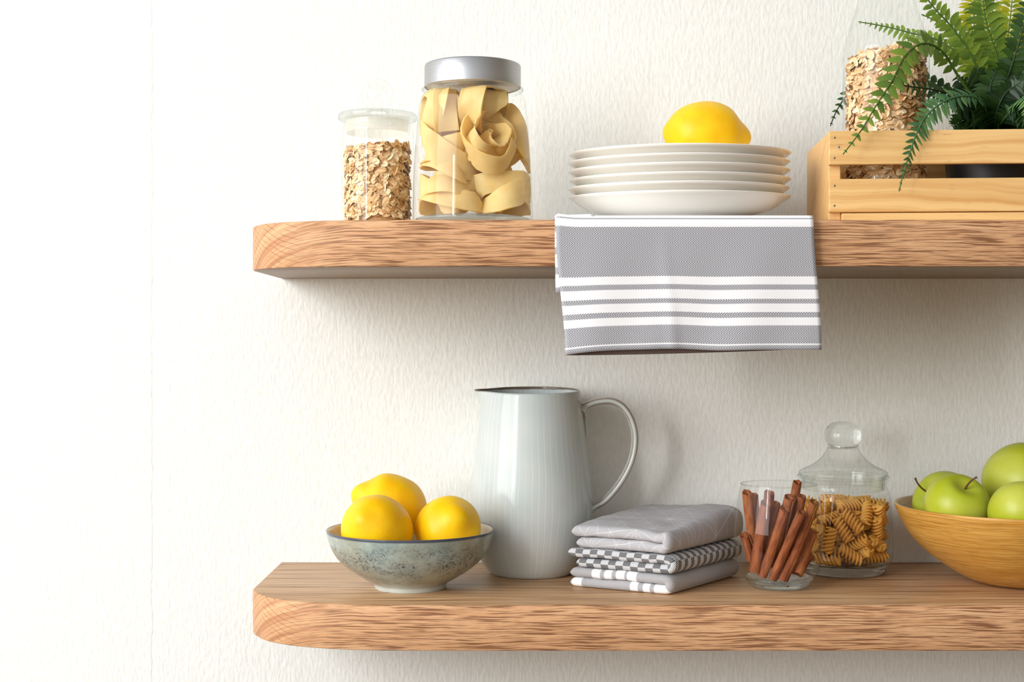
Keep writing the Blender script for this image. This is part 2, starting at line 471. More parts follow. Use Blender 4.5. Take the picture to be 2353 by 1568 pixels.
M['towel_side'] = m_stripes('towel_side_stripes', [(0.0, 'w'), (0.08, 'g'), (0.13, 'w'), (0.24, 'g'), (0.29, 'w'), (0.38, 'g'), (0.43, 'w'), (0.52, 'g')],
            'v', TW, srgb(132, 133, 138), srgb(204, 204, 208), srgb(246, 246, 248))

def m_checks():
    g = G('black_white_check_weave'); u, v, _ = g.xyz(g.uv())
    cu, cv = 0.0078, 0.0062
    fu = g.math('FLOOR', g.math('DIVIDE', u, cu)); fv = g.math('FLOOR', g.math('DIVIDE', v, cv))
    par = g.math('MODULO', g.math('ADD', g.math('ADD', fu, fv), 100.0), 2.0)
    sgn = g.math('SUBTRACT', g.math('MULTIPLY', g.math('MODULO', g.math('ADD', fv, 100.0), 2.0), 2.0), 1.0)
    t = g.math('ADD', g.math('ADD', u, 10.0), g.math('MULTIPLY', g.math('MULTIPLY', v, sgn), 0.75))
    w = g.math('DIVIDE', g.math('PINGPONG', t, 0.0007), 0.0007)
    th = g.math('ADD', 0.26, g.math('MULTIPLY', par, 0.50))
    st = g.maprange(g.math('SUBTRACT', w, th), -0.12, 0.12)
    col = g.mix(st, srgb(36, 38, 42), srgb(232, 232, 234))
    g.bsdf(col, 0.85, normal=g.bump(st, 0.3, 0.0004), Specular_IOR_Level=0.15)
    return g.done()
M['checks'] = m_checks()

def m_star():
    g = G('grey_star_lattice_cloth'); u, v, _ = g.xyz(g.uv())
    a = 0.046
    tw = g.math('PINGPONG', g.math('ADD', g.math('ADD', u, 10.0), g.math('MULTIPLY', v, 1.0)), 0.0007)
    base = g.mix(g.maprange(tw, 0.0001, 0.0006), srgb(168, 166, 169), srgb(198, 196, 198))
    tot = None
    for k in range(6):
        th = math.radians(10 + 30 * k)
        sp = a * math.sqrt(3) / 2 if k % 2 == 0 else a / 2
        d = g.math('ADD', g.math('MULTIPLY', u, math.cos(th)), g.math('MULTIPLY', v, math.sin(th)))
        e = g.math('PINGPONG', g.math('ADD', d, sp * 40), sp / 2)
        s = g.math('ADD', g.math('MULTIPLY', u, -math.sin(th)), g.math('MULTIPLY', v, math.cos(th)))
        dash = g.math('GREATER_THAN', g.math('PINGPONG', g.math('ADD', s, 10.0), 0.0006), 0.00022)
        l = g.math('MULTIPLY', g.maprange(e, 0.00016, 0.00042, 1.0, 0.0), dash if k != 3 else 1.0)
        if k % 2: l = g.math('MULTIPLY', l, 0.8)
        tot = l if tot is None else g.math('MAXIMUM', tot, l)
    col = g.mix(g.math('MULTIPLY', tot, 0.8), base, srgb(236, 235, 236))
    g.bsdf(col, 0.85, normal=g.bump(tw, 0.2, 0.0003), Specular_IOR_Level=0.15)
    return g.done()
M['star'] = m_star()

# ---- fern greens
def m_leaf(name, a, b, trans):
    g = G(name); p = g.obj()
    at = g.n('Attribute', attribute_name='tone').outputs['Fac']
    n = g.noise(p, 90.0, 2.0)
    f = g.math('ADD', at, g.math('MULTIPLY', g.math('SUBTRACT', n, 0.5), 0.5), clamp=True)
    col = g.mix(f, a, b)
    pb = g.bsdf(col, 0.42, Specular_IOR_Level=0.4)
    tr = g.n('BsdfTranslucent', ins={'Color': col})
    return g.done(g.n('MixShader', ins={0: trans, 1: pb, 2: tr}))
M['fern_dark'] = m_leaf('fern_shaded_green', srgb(20, 46, 20), srgb(58, 94, 36), 0.12)  # deep shade in the fern's middle is painted into this green
M['fern_mid'] = m_leaf('fern_mid_green', srgb(58, 100, 38), srgb(132, 160, 54), 0.25)
M['fern_blue'] = m_leaf('fern_blue_green', srgb(66, 118, 78), srgb(124, 166, 92), 0.25)
M['fern_sunlit'] = m_leaf('fern_sunlit_green', srgb(110, 158, 40), srgb(206, 194, 40), 0.4)  # sunlight on the top fronds is painted into this green
# ================================================================ setting
V, F = box(-2.4, 2.4, 0.0, 0.06, 0.0, 2.7)
w = mk('wall_back', V, F, M['wall'], smooth=False); tag(w, 'white ribbed wallpaper wall behind the shelves', 'wall', kind='structure')

g_ = G('oak_floor'); p_ = g_.obj(); g_.bsdf(g_.mix(g_.noise(g_.scale(p_, (3, 40, 1)), 1.0, 3.0), srgb(110, 76, 46), srgb(88, 60, 36)), 0.5)
V, F = box(-2.4, 2.4, -2.6, 0.0, -0.05, 0.0)
fl = mk('floor', V, F, g_.done(), smooth=False); tag(fl, 'brown wooden floor below the shelves', 'floor', kind='structure')

# ================================================================ shelves
def shelf_outline():
    # x along the shelf, y depth measured from the front face (0) to the wall (DEP)
    pts = [(-0.253, DEP), (-0.2545, 0.110), (-0.2545, 0.088), (-0.2525, 0.078)]
    arc = spline([(-0.2525, 0.078, 0), (-0.247, 0.064, 0), (-0.233, 0.042, 0), (-0.207, 0.022, 0), (-0.170, 0.0085, 0), (-0.130, 0.0022, 0), (-0.085, 0.0, 0)], 8)
    pts += [(p.x, p.y) for p in arc[1:]]
    pts += [(-0.03 + 0.04 * k, 0.0) for k in range(25)]
    pts += [(pts[-1][0], DEP)]
    return pts
def make_shelf(name, label, ztop, thick, drop):
    o = shelf_outline(); n = len(o)
    b = 0.0016
    V, F, fm = [], [], []
    cx = [p[0] for p in o]
    rows = []
    def inset(i, d):
        x, y = o[i]
        x0, y0 = o[(i - 1) % n]; x1, y1 = o[(i + 1) % n]
        tx, ty = x1 - x0, y1 - y0; l = math.hypot(tx, ty) or 1
        nx, ny = -ty / l, tx / l            # inward for this winding
        return (x + nx * d, y + ny * d)
    for z, d in ((0, b), (-b * 0.35, b * 0.3), (-b, 0), (-thick + b, 0), (-thick + b * 0.35, b * 0.3), (-thick, b)):
        rows.append(range(len(V), len(V) + n))
        for i in range(n):
            x, y = inset(i, d) if 0 < i < n - 1 else o[i]
            V.append((x, y, z))
    for r in range(5):
        for i in range(n):
            j = (i + 1) % n
            F.append((rows[r][i], rows[r + 1][i], rows[r + 1][j], rows[r][j])); fm.append(0)
    F.append(tuple(rows[0])); fm.append(1)
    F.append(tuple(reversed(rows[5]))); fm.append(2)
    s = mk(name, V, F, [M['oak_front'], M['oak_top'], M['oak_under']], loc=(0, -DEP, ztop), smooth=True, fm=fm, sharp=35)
    s.rotation_euler = (0, drop, 0)
    tag(s, label, 'shelf')
    return s
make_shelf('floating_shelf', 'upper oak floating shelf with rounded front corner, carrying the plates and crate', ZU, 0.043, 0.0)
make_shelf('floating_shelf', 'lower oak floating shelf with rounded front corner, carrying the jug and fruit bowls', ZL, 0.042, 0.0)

# ================================================================ striped towel over the upper shelf edge
def make_towel():
    root = empty('striped_towel', (0.16, -0.25, ZU))
    tag(root, 'grey and white striped tea towel hanging over the upper shelf edge under the plates', 'towel', None)
    ox, oy, oz = root.location
    def lerp(a, b, t): return a + (b - a) * t
    def panel(path, xl, xr, nx, uvlen0, wav, name, mat, thick, zend=None):
        """path: (y, z, s) points; s = distance from the shelf edge, used for stripes"""
        V, F, uv = [], [], []
        S = [p[2] for p in path]; rows = []
        for (y, z, s) in path:
            row = []
            for i in range(nx + 1):
                t = i / nx
                x = lerp(xl(s), xr(s), t)
                dy, dz = wav(t, s)
                row.append(len(V)); V.append((x - ox, y + dy - oy, z + dz - oz))
            rows.append(row)
        for r in range(len(rows) - 1):
            for i in range(nx):
                F.append((rows[r][i], rows[r][i + 1], rows[r + 1][i + 1], rows[r + 1][i]))
                for rr, ii in ((r, i), (r, i + 1), (r + 1, i + 1), (r + 1, i)):
                    uv.append((0.24 * ii / nx, S[rr]))
        o = mk(name, V, F, mat, parent=root, uv=uv)
        mod_solid(o, thick, 0)
        return o
    sm = lambda a, b, x: max(0, min(1, (x - a) / (b - a))) ** 2 * (3 - 2 * max(0, min(1, (x - a) / (b - a))))
    zt = lambda y: ZU + 0.0061 + 0.036 * (y + 0.13)
    top = [(-0.012 - 0.0215 * k, zt(-0.012 - 0.0215 * k), -0.25 + 0.0215 * k) for k in range(11)]   # on the shelf
    ye = top[-1][0]; ze = top[-1][1]
    bend = []
    R = 0.0075
    for k in range(0, 7):
        a = k / 6 * PI / 2
        bend.append((-0.250 - R * math.sin(a), ze - R + R * math.cos(a) + 0.0008, -0.006 + k * 0.0022))
    z0 = bend[-1][1]
    drop = [(-0.2578 - 0.0005 * k / 40, z0 - (z0 - ZC + 0.0080) * k / 40, 0.0072 + 0.1200 * k / 40) for k in range(1, 41)]
    path = top + bend + drop
    XL = lambda s: 0.0412 if s < 0 else 0.0405 + 0.008 * sm(0.02, 0.127, s)
    XR = lambda s: 0.2755 if s < 0 else 0.2755 + 0.007 * sm(0, 0.127, s)
    def wav(t, s):
        k = max(0, s) / 0.127
        if s < -0.012:      # lumps on the shelf
            dz = 0.0016 * math.exp(-(t / 0.06) ** 2) + 0.0022 * math.exp(-((1 - t) / 0.10) ** 2)
            return 0, dz * sm(-0.20, -0.1, s)
        dy = -0.0018 * k * math.sin(t * 9.0 + 0.6) - 0.0016 * k * math.exp(-((t - 0.42) / 0.022) ** 2) + 0.001 * math.sin(t * 21 + s * 25) * k
        # the middle of the front layer bows out, both side edges touch the inner layer
        dy -= 0.0012 * k * math.sin(PI * t)
        dz = -0.0046 * k * math.exp(-(t / 0.11) ** 1.3) + 0.0009 * k * math.exp(-((t - 0.42) / 0.12) ** 2) - 0.0008 * k * math.exp(-((t - 0.6) / 0.1) ** 2)
        dz += 0.0016 * math.exp(-(t / 0.05) ** 2) * (1 - k)
        return dy, dz
    panel(path, XL, XR, 64, 0, wav, 'front_layer', M['towel'], 0.0010)
    # inner layer: lies under the front one and hangs a little lower in the middle
    zin = lambda y: ZU + 0.0021
    top2 = [(-0.012 - 0.0215 * k, zin(0), -0.25 + 0.0215 * k) for k in range(11)]
    b2 = [(-0.2490 - 0.0035 * math.sin(a), ZU + 0.0021 - 0.0035 + 0.0035 * math.cos(a), 0) for a in (0, .4, .8, 1.2, PI / 2)]
    zb = ZC - 0.0110
    d2 = [(-0.2525 - 0.0012 * k / 20, lerp(b2[-1][1], zb, k / 20), lerp(0, 0.127, k / 20)) for k in range(1, 21)]
    def wav2(t, s):
        k = max(0, s) / 0.127
        return 0.0012 * k * math.sin(PI * t), (-0.0022 + 0.0064 * t ** 1.6) * k
    XL2 = lambda s: XL(s) + 0.0012; XR2 = lambda s: XR(s) - 0.0010
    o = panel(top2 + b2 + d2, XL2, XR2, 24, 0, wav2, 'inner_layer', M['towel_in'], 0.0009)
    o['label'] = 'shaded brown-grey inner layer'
    # narrow folded strip peeping out at the left
    b3 = [(-0.2490 - 0.0056 * math.sin(a), ZU + 0.0040 - 0.0052 + 0.0052 * math.cos(a), 0.004 * a) for a in (0, .4, .8, 1.2, PI / 2)]
    d3 = [(-0.2546, lerp(b3[-1][1], ZC + 0.0445, k / 14), lerp(0.007, 0.078, k / 14)) for k in range(1, 15)]
    top3 = [(-0.18 - 0.0115 * k, ZU + 0.0040, -0.07 + 0.0115 * k) for k in range(7)]
    o = panel(top3 + b3 + d3, lambda s: 0.0392 + 0.016 * max(0, s - 0.03), lambda s: 0.075, 8, 0, lambda t, s: (0, 0.0012 * t), 'side_fold', M['towel_side'], 0.0009)
    return root
make_towel()

# ================================================================ plates and lemon on the towel
PT = math.radians(2.2)
PLX, PLY = (1560 - CX) * 1.395 / FPX, -0.135
def plate_mesh():
    outer = [(0, 0.0022), (0.055, 0.0022), (0.0575, 0.0004), (0.060, 0), (0.0625, 0.0008), (0.066, 0.003), (0.082, 0.0068), (0.095, 0.0128), (0.104, 0.0186), (0.1088, 0.0218)]
    rim = [(0.1100, 0.0228), (0.1098, 0.0236), (0.1088, 0.0238), (0.106, 0.0222)]
    inner = [(0.097, 0.0165), (0.086, 0.0110), (0.074, 0.0088), (0.055, 0.0082), (0.0, 0.0080)]
    return lathe(smooth_prof(outer, 3)[:-1] + rim + smooth_prof(inner, 3), 128)
V, F = plate_mesh()
first = None
PSTEP = 0.0086
jit = [(0, 0), (-0.0012, 0), (0.0004, 0.001), (-0.0006, -0.001), (-0.0006, 0.0005), (0.0004, 0)]
plabels = ['bottom white plate of the stack, resting on the striped towel',
           'second white plate from the bottom of the stack on the towel',
           'third white plate from the bottom of the stack on the towel',
           'third white plate from the top of the stack on the towel',
           'second white plate from the top of the stack on the towel',
           'topmost white plate of the stack, with a lemon lying on it']
PZ0 = ZU + 0.0070
for k in range(6):
    if first is None: o = first = mk('dinner_plate', V, F, M['porcelain'])
    else:
        o = first.copy(); C.objects.link(o)
    o.location = (PLX + jit[k][0], PLY + jit[k][1] - k * PSTEP * math.sin(PT), PZ0 + 0.0016 + k * PSTEP * math.cos(PT) * 1.0)
    o.rotation_euler = (PT, 0, 0.3 * k)
    o.rotation_mode = 'XYZ'
    tag(o, plabels[k], 'plate', 'white plates stacked on the striped towel')
    o.rotation_euler = (PT, 0, 0)

def lemon_mesh(a, r, nip=0.010, nl=40, nn=48, seed=0, nip2=0.004):
    """lemon along local x: rounded body, pointed nipple at +x, small bump at -x"""
    prof = []
    for i in range(nl + 1):
        t = PI * i / nl
        x = -a * math.cos(t); rr = r * math.sin(t) ** 0.86
        e = math.exp(-((PI - t) / 0.30) ** 2); e2 = math.exp(-(t / 0.25) ** 2)
        x += nip * e - nip2 * e2
        if 0 < i < nl: rr = max(rr, 0) * (1 - 0.12 * math.exp(-((PI - t - 0.55) / 0.25) ** 2))
        prof.append((0 if i in (0, nl) else rr, x))
    V, F = lathe(prof, nn)
    out = []
    for (x, y, z) in V:
        p = Vector((z, x, y))
        f = 1 + 0.035 * noise.noise(p * 28 + Vector((seed * 7.1, 0, 0))) + 0.012 * noise.noise(p * 80)
        out.append((z, x * f, y * f))
    return out, F
def lemon(center, a, r, rot, label, group=None, nip=0.008, seed=0):
    V, F = lemon_mesh(a, r, nip, seed=seed)
    o = mk('lemon', V, F, M['lemon'], loc=center, rot=rot)
    return tag(o, label, 'lemon', group)
c = P(1621, 0, -0.135); 
lemon((c.x, -0.137, PZ0 + 5 * PSTEP + 0.0112 + 0.0334), 0.0395, 0.0335, (0.3, 0.06, 0.08), 'yellow lemon lying on top of the plate stack', nip=0.0065, seed=1)
# ================================================================ oats (uncountable flakes)
def flake(V, F, tone, c, nrm, ang, L, Wd, tn, seed):
    """flat oval flake with a darker crease along its length"""
    z = nrm.normalized(); x = z.orthogonal().normalized(); x = Quaternion(z, ang) @ x; y = z.cross(x)
    k0 = len(V); n = 12
    for i in range(n):
        a = 2 * PI * (i + 0.5) / n
        r = 1 + 0.05 * math.sin(a * 2 + seed) + 0.04 * math.sin(a * 3 + seed * 2)
        V.append(c + x * (L * math.cos(a) * r) + y * (Wd * math.sin(a) * r) + z * (0.10 * L * math.sin(seed) * math.cos(a) * math.cos(a)))
    for sy in (1, -1):
        for sx in (-0.7, 0.7): V.append(c + x * (L * sx) + y * (sy * Wd * 0.11) + z * (L * 0.06))
    p, q, r_, t = k0 + n, k0 + n + 1, k0 + n + 2, k0 + n + 3           # upper left/right, lower left/right
    o = lambda i: k0 + i % n
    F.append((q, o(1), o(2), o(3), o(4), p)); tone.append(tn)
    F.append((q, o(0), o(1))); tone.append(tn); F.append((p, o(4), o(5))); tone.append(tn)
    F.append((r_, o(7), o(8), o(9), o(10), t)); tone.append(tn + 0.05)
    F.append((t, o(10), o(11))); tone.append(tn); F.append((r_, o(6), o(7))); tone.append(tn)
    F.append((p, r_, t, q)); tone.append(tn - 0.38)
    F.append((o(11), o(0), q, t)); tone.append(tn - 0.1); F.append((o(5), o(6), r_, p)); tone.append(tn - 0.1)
def oats(name, label, loc, rf, h, nside, ntop, tilt, seed, L0=0.0049, zb=0.001, humps=0.002):
    rnd = random.Random(seed)
    V, F, tone = [], [], []
    topz = lambda x, y: h + tilt * x / rf(h) + humps * noise.noise(Vector((x * 60, y * 60, seed)))
    def lim(z): return max(zb + 0.003, z)
    # dark core fills the middle so that no gap shows through
    nn = 10
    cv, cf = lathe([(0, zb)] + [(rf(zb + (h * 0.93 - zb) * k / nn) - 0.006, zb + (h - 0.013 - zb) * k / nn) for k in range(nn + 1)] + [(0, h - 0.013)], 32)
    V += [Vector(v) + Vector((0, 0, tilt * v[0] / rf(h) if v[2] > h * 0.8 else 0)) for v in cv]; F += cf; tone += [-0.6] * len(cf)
    for i in range(nside):
        a = rnd.uniform(0, 2 * PI); 
        z = zb + 0.003 + (rnd.random()) * (h - zb - 0.002)
        R = rf(z) - rnd.choice((0.0028, 0.0038, 0.005))
        p = Vector((R * math.cos(a), R * math.sin(a), z))
        tz = topz(p.x, p.y)
        p.z = zb + 0.003 + (z - zb - 0.003) * (tz - zb) / (h - zb)
        rad = Vector((math.cos(a), math.sin(a), 0))
        nrm = rad * rnd.choice((0.25, 0.5, 1.0, 1.2)) + Vector((rnd.gauss(0, 0.3), rnd.gauss(0, 0.3), rnd.uniform(-0.45, 1.0)))
        s = rnd.uniform(0.7, 1.12)
        q = Vector((p.x, p.y, p.z))
        flake(V, F, tone, q, nrm, rnd.uniform(0, 6.28), L0 * s, L0 * 0.66 * s, rnd.betavariate(2, 2), rnd.uniform(0, 6.28))
    for i in range(ntop):
        r = (rf(h) - 0.004) * math.sqrt(rnd.random()); a = rnd.uniform(0, 2 * PI)
        p = Vector((r * math.cos(a), r * math.sin(a), 0)); p.z = topz(p.x, p.y) - rnd.uniform(0.0, 0.004)
        nrm = Vector((rnd.gauss(0, 0.5), rnd.gauss(0, 0.5), 1))
        flake(V, F, tone, p, nrm, rnd.uniform(0, 6.28), L0, L0 * 0.66, rnd.betavariate(2, 2), rnd.uniform(0, 6.28))
    for i in range(len(V)):                 # nothing pokes through the glass or floor
        v = V[i]; R = rf(min(max(v.z, zb), h + 0.01)) - 0.0004; r = math.hypot(v.x, v.y)
        if r > R: V[i] = Vector((v.x * R / r, v.y * R / r, v.z))
        if V[i].z < zb: V[i].z = zb
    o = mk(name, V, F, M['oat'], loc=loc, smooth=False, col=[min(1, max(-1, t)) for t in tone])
    return tag(o, label, 'oats', kind='stuff')

# ---- small oat jar with glass lid (upper shelf, left)
OX, OY = (868 - CX) * 1.40 / FPX, -0.13
j = empty('glass_jar', (OX, OY, ZU)); tag(j, 'small glass jar half full of rolled oats, left end of upper shelf', 'jar')
R = 0.0362
V, F = lathe(smooth_prof([(0.0, 0.0), (0.026, 0.0), (R - 0.003, 0.0004), (R - 0.0006, 0.003), (R, 0.008), (R, 0.03), (R, 0.06), (R, 0.088), (R - 0.0005, 0.098), (R - 0.0022, 0.1045), (R - 0.0022, 0.1085)], 4), 72)
mk('jar_body', V, F, M['glass'], j)
V, F = lathe([(0.0, 0.0008), (R - 0.005, 0.0008), (R - 0.0016, 0.004), (R - 0.004, 0.0062), (0, 0.0066)], 64)
mk('jar_base', V, F, M['glass_rim'], j)
lid = [(0.0, 0.1112), (0.020, 0.1110), (0.034, 0.1102), (0.0385, 0.1104), (0.0396, 0.1125), (0.0392, 0.1150), (0.036, 0.1166), (0.022, 0.1172), (0.010, 0.1180), (0.0075, 0.1205)]
V, F = lathe(smooth_prof(lid, 4), 72)
l = mk('lid', V, F, M['glass_rim'], j)
V, F = lathe(smooth_prof([(R - 0.0036, 0.1095), (R - 0.0036, 0.100), (R - 0.0040, 0.0972), (R - 0.0052, 0.0972), (R - 0.0056, 0.100), (R - 0.0056, 0.1095)], 3), 64)
s = mk('seal_ring', V, F, simple('clear_silicone', srgb(236, 232, 214), 0.3, Alpha=0.22), l)
V, F = lathe([(0.0, 0.1195)] + [(0.0165 * math.sin(PI * k / 16), 0.1355 - 0.0165 * math.cos(PI * k / 16)) for k in range(2, 16)] + [(0.0, 0.152)], 48)
mk('lid_knob', V, F, M['glass'], l)
oats('rolled_oats', 'pale rolled oats filling the small glass jar left of the pasta jar', (OX, OY, ZU), lambda z: R - 0.0016, 0.0815, 1500, 240, 0.0030, 3, zb=0.007)

# ---- pasta jar with metal lid
PX, PY = (1086 - CX) * 1.342 / FPX, -0.186
j = empty('glass_jar', (PX, PY, ZU)); tag(j, 'large glass jar with brushed metal lid, full of pappardelle nests', 'jar')
prof = [(0.0, 0.0), (0.040, 0.0), (0.0545, 0.0006), (0.0573, 0.003), (0.0578, 0.010), (0.0574, 0.035), (0.0560, 0.070), (0.0538, 0.100), (0.0512, 0.124), (0.0492, 0.1305), (0.0466, 0.1335), (0.0460, 0.137), (0.0460, 0.150)]
PJ = smooth_prof([(r, z if z < 0.012 else 0.012 + (z - 0.012) * 0.942) for r, z in prof if z < 0.139], 5)
V, F = lathe(PJ, 96); mk('jar_body', V, F, M['glass'], j)
V, F = lathe([(0.0, 0.0010), (0.050, 0.0010), (0.0545, 0.0030), (0.0552, 0.0058), (0.050, 0.0074), (0, 0.0068)], 72); mk('jar_base', V, F, M['glass_rim'], j)
V, F = lathe([(0.0470, 0.1362), (0.0462, 0.1372), (0.0462, 0.1640), (0.0455, 0.1650)], 96)
lid = [(0.0462, 0.1335), (0.0466, 0.1328), (0.0466, 0.1528), (0.0460, 0.1540), (0.0445, 0.1546), (0.0, 0.1552)]
V, F = lathe(lid, 96); mk('metal_lid', V, F, M['steel'], j, sharp=40)['label'] = 'brushed metal lid'
V, F = lathe([(0.0, 0.1338), (0.0455, 0.1336), (0.0458, 0.1342)], 64); mk('lid_seal', V, F, simple('pale_seal', srgb(232, 230, 222), 0.4), j)
V, F = lathe(smooth_prof([(0.0470, 0.1318), (0.0486, 0.1315), (0.0490, 0.1304), (0.0484, 0.1292), (0.0470, 0.1289)], 3), 96); mk('jar_collar', V, F, M['glass_rim'], j)
def rin(z):
    best = 0.05
    for (r0, z0), (r1, z1) in zip(PJ, PJ[1:]):
        if z0 <= z <= z1 and r0 > 0.03: best = r0 + (r1 - r0) * ((z - z0) / max(z1 - z0, 1e-6))
    return best - 0.0016

def nest(center, axis, up, loops, r0, r1, width, label, seed, squash=0.75, tail=True):
    """one coiled ribbon nest; local axis = coil axis, ribbon width lies along it"""
    rnd = random.Random(seed)
    ax = Vector(axis).normalized(); e1 = Vector(up); e1 = (e1 - ax * e1.dot(ax)).normalized(); e2 = ax.cross(e1)
    N = int(loops * 22); V, F = [], []
    ph = rnd.uniform(0, 6.28); cuts = 4; N = int(loops * 30)
    rows = []
    for i in range(N + 1):
        t = i / N
        a = t * loops * 2 * PI + ph
        # flattened, uneven turns
        r = r0 + (r1 - r0) * t ** 0.8 + 0.0030 * math.sin(a * 1.7 + seed) + 0.0016 * math.sin(a * 3.3 + seed * 2)
        wob = 0.0085 * math.sin(a * 0.63 + seed * 1.3) + 0.005 * math.sin(a * 1.31 + seed)
        c = e1 * (r * math.cos(a)) + e2 * (r * squash * math.sin(a)) + ax * wob
        tw = 0.55 * math.sin(a * 0.8 + seed * 2.1)
        rad = (e1 * math.cos(a) + e2 * math.sin(a)).normalized()
        wdir = (ax * math.cos(tw) + rad * math.sin(tw)).normalized()
        row = []
        wd = width * (1.0 + 0.06 * math.sin(a * 2.2 + seed))
        for k in range(cuts + 1):
            s = (k / cuts - 0.5)
            p = Vector(center) + c + wdir * (wd * s) + rad * (0.0020 * math.sin(a * 2.3 + k * 0.9 + seed) + 0.0008 * math.sin(a * 7 + k * 1.7))
            p.z = min(max(p.z, 0.0090), 0.1270)
            R = rin(p.z); q = math.hypot(p.x, p.y)
            if q > R: p.x *= R / q; p.y *= R / q
            row.append(p - Vector(center))
        rows.append(row)
    th = 0.0007; m = cuts + 1
    top, bot = [], []
    for i in range(N + 1):
        for k in range(m):
            du = rows[min(i + 1, N)][k] - rows[max(i - 1, 0)][k]; dv = rows[i][min(k + 1, cuts)] - rows[i][max(k - 1, 0)]
            nn = du.cross(dv); nn = nn.normalized() if nn.length > 1e-12 else Vector((0, 0, 1))
            top.append(rows[i][k] + nn * th); bot.append(rows[i][k] - nn * th)
    V = top + bot; B = len(top)
    for i in range(N):
        for k in range(cuts):
            a = i * m + k
            F.append((a, a + 1, a + m + 1, a + m)); F.append((B + a, B + a + m, B + a + m + 1, B + a + 1))
    loop = [(i * m, (i + 1) * m) for i in range(N)] + [(N * m + k, N * m + k + 1) for k in range(cuts)] + [((i + 1) * m + cuts, i * m + cuts) for i in range(N - 1, -1, -1)] + [(k + 1, k) for k in range(cuts - 1, -1, -1)]
    for a, b in loop:                                     # cut edges carry their own vertices, so they stay crisp
        k0 = len(V); V += [V[a], V[b], V[B + b], V[B + a]]; F.append((k0, k0 + 1, k0 + 2, k0 + 3))
    o = mk('pappardelle_nest', V, F, M['pappardelle'], loc=(PX + center[0], PY + center[1], ZU + center[2]))
    tag(o, label, 'pasta', 'pappardelle nests in the metal-lidded jar')
SP = 2385.0
def jp(px, py, y): return ((px - 1087) / SP, y, (784 - py) / SP - 0.1116)
g_ = []
nest(jp(1036, 448, -0.016), (0.06, 0.20, 1), (1, 0, 0), 3.6, 0.012, 0.031, 0.024, 'pappardelle nest lying flat at the lower left of the metal-lidded jar', 11)
nest(jp(1160, 452, -0.012), (-0.22, 0.28, 1), (1, 0, 0), 3.4, 0.011, 0.029, 0.022, 'pappardelle nest lying flat at the lower right of the metal-lidded jar', 12)
nest(jp(1028, 362, -0.018), (0.30, -0.15, 1), (1, 0, 0), 3.0, 0.012, 0.029, 0.026, 'pappardelle nest in the middle left of the metal-lidded jar', 13)
nest(jp(1125, 330, -0.027), (0.35, -0.75, 0.5), (0.3, 0, 1), 3.6, 0.007, 0.029, 0.023, 'spiral pappardelle nest facing front at the middle of the metal-lidded jar', 14, 0.9)
nest(jp(1178, 310, 0.008), (0.75, 0.1, 0.5), (0, 0, 1), 3.2, 0.013, 0.033, 0.024, 'pappardelle nest against the right wall of the metal-lidded jar', 15)
nest(jp(1015, 258, -0.010), (1, 0.12, 0.10), (0, 0, 1), 3.0, 0.013, 0.031, 0.024, 'pappardelle nest standing upright at the upper left of the metal-lidded jar', 16)
nest(jp(1108, 240, -0.018), (0.9, -0.1, -0.25), (0, 0, 1), 3.2, 0.011, 0.030, 0.025, 'pappardelle nest under the metal lid at the top centre of the jar', 17)
nest(jp(1090, 385, 0.022), (0.1, 0.2, 1), (1, 0, 0), 3.4, 0.014, 0.036, 0.026, 'pappardelle nest at the back of the metal-lidded jar behind the spiral nest', 18)
nest(jp(1070, 300, 0.024), (0.5, 0.6, 0.6), (1, 0, 0), 3.2, 0.014, 0.032, 0.026, 'pappardelle nest at the back of the metal-lidded jar above the middle', 19)

# ================================================================ crate
CR = math.radians(-4.0)
cl = P(1905, 500, -0.229)
cr = empty('wooden_crate', (cl.x, cl.y, ZU), (0, 0, CR))
tag(cr, 'pale pine slatted crate on the upper shelf holding the oat bottle and fern', 'crate')
CL, CD, CHT, TP, TS = 0.252, 0.150, 0.0845, 0.0118, 0.0065
def slab(name, x0, x1, y0, y1, z0, z1, mat, parent=cr, b=0.0009):
    V, F = box(x0, x1, y0, y1, z0, z1)
    o = mk(name, V, F, mat, parent, smooth=False); mod_bevel(o, b, 2); return o
slab('end_panel', 0.0004, TP, TS + 0.0002, CD - 0.0002, 0.0006, CHT, M['pine_end'])
slab('end_panel', CL - TP, CL - 0.0004, TS + 0.0002, CD - 0.0002, 0.0006, CHT, M['pine_end'])
for (z0, z1) in ((0.0531, 0.0848), (0.0087, 0.0398)):
    s = slab('front_slat', 0.0, CL, 0.0, TS, z0, z1, M['pine'])
    for (nx, f) in ((0.0050, 0.8), (0.0090, 0.52), (0.0048, 0.2)):
        if z0 < 0.02 and f == 0.52: continue
        V, F = lathe([(0, -0.0004), (0.0009, -0.0002), (0.0011, 0.0004)], 12)
        V = [(v[0], v[2], v[1]) for v in V]
        mk('nail', V, [tuple(reversed(q)) for q in F], M['nail'], s, loc=(nx, -0.0002, z0 + (z1 - z0) * f))
for (z0, z1) in ((0.0531, 0.0848), (0.0087, 0.0398)):
    slab('back_slat', TP + 0.0003, CL - TP - 0.0003, CD - TS - 0.0006, CD - 0.0006, z0, z1, M['pine'])
slab('base_board', TP + 0.0003, CL - TP - 0.0003, 0.0012, CD - 0.0004, 0.0002, 0.0080, M['pine'])

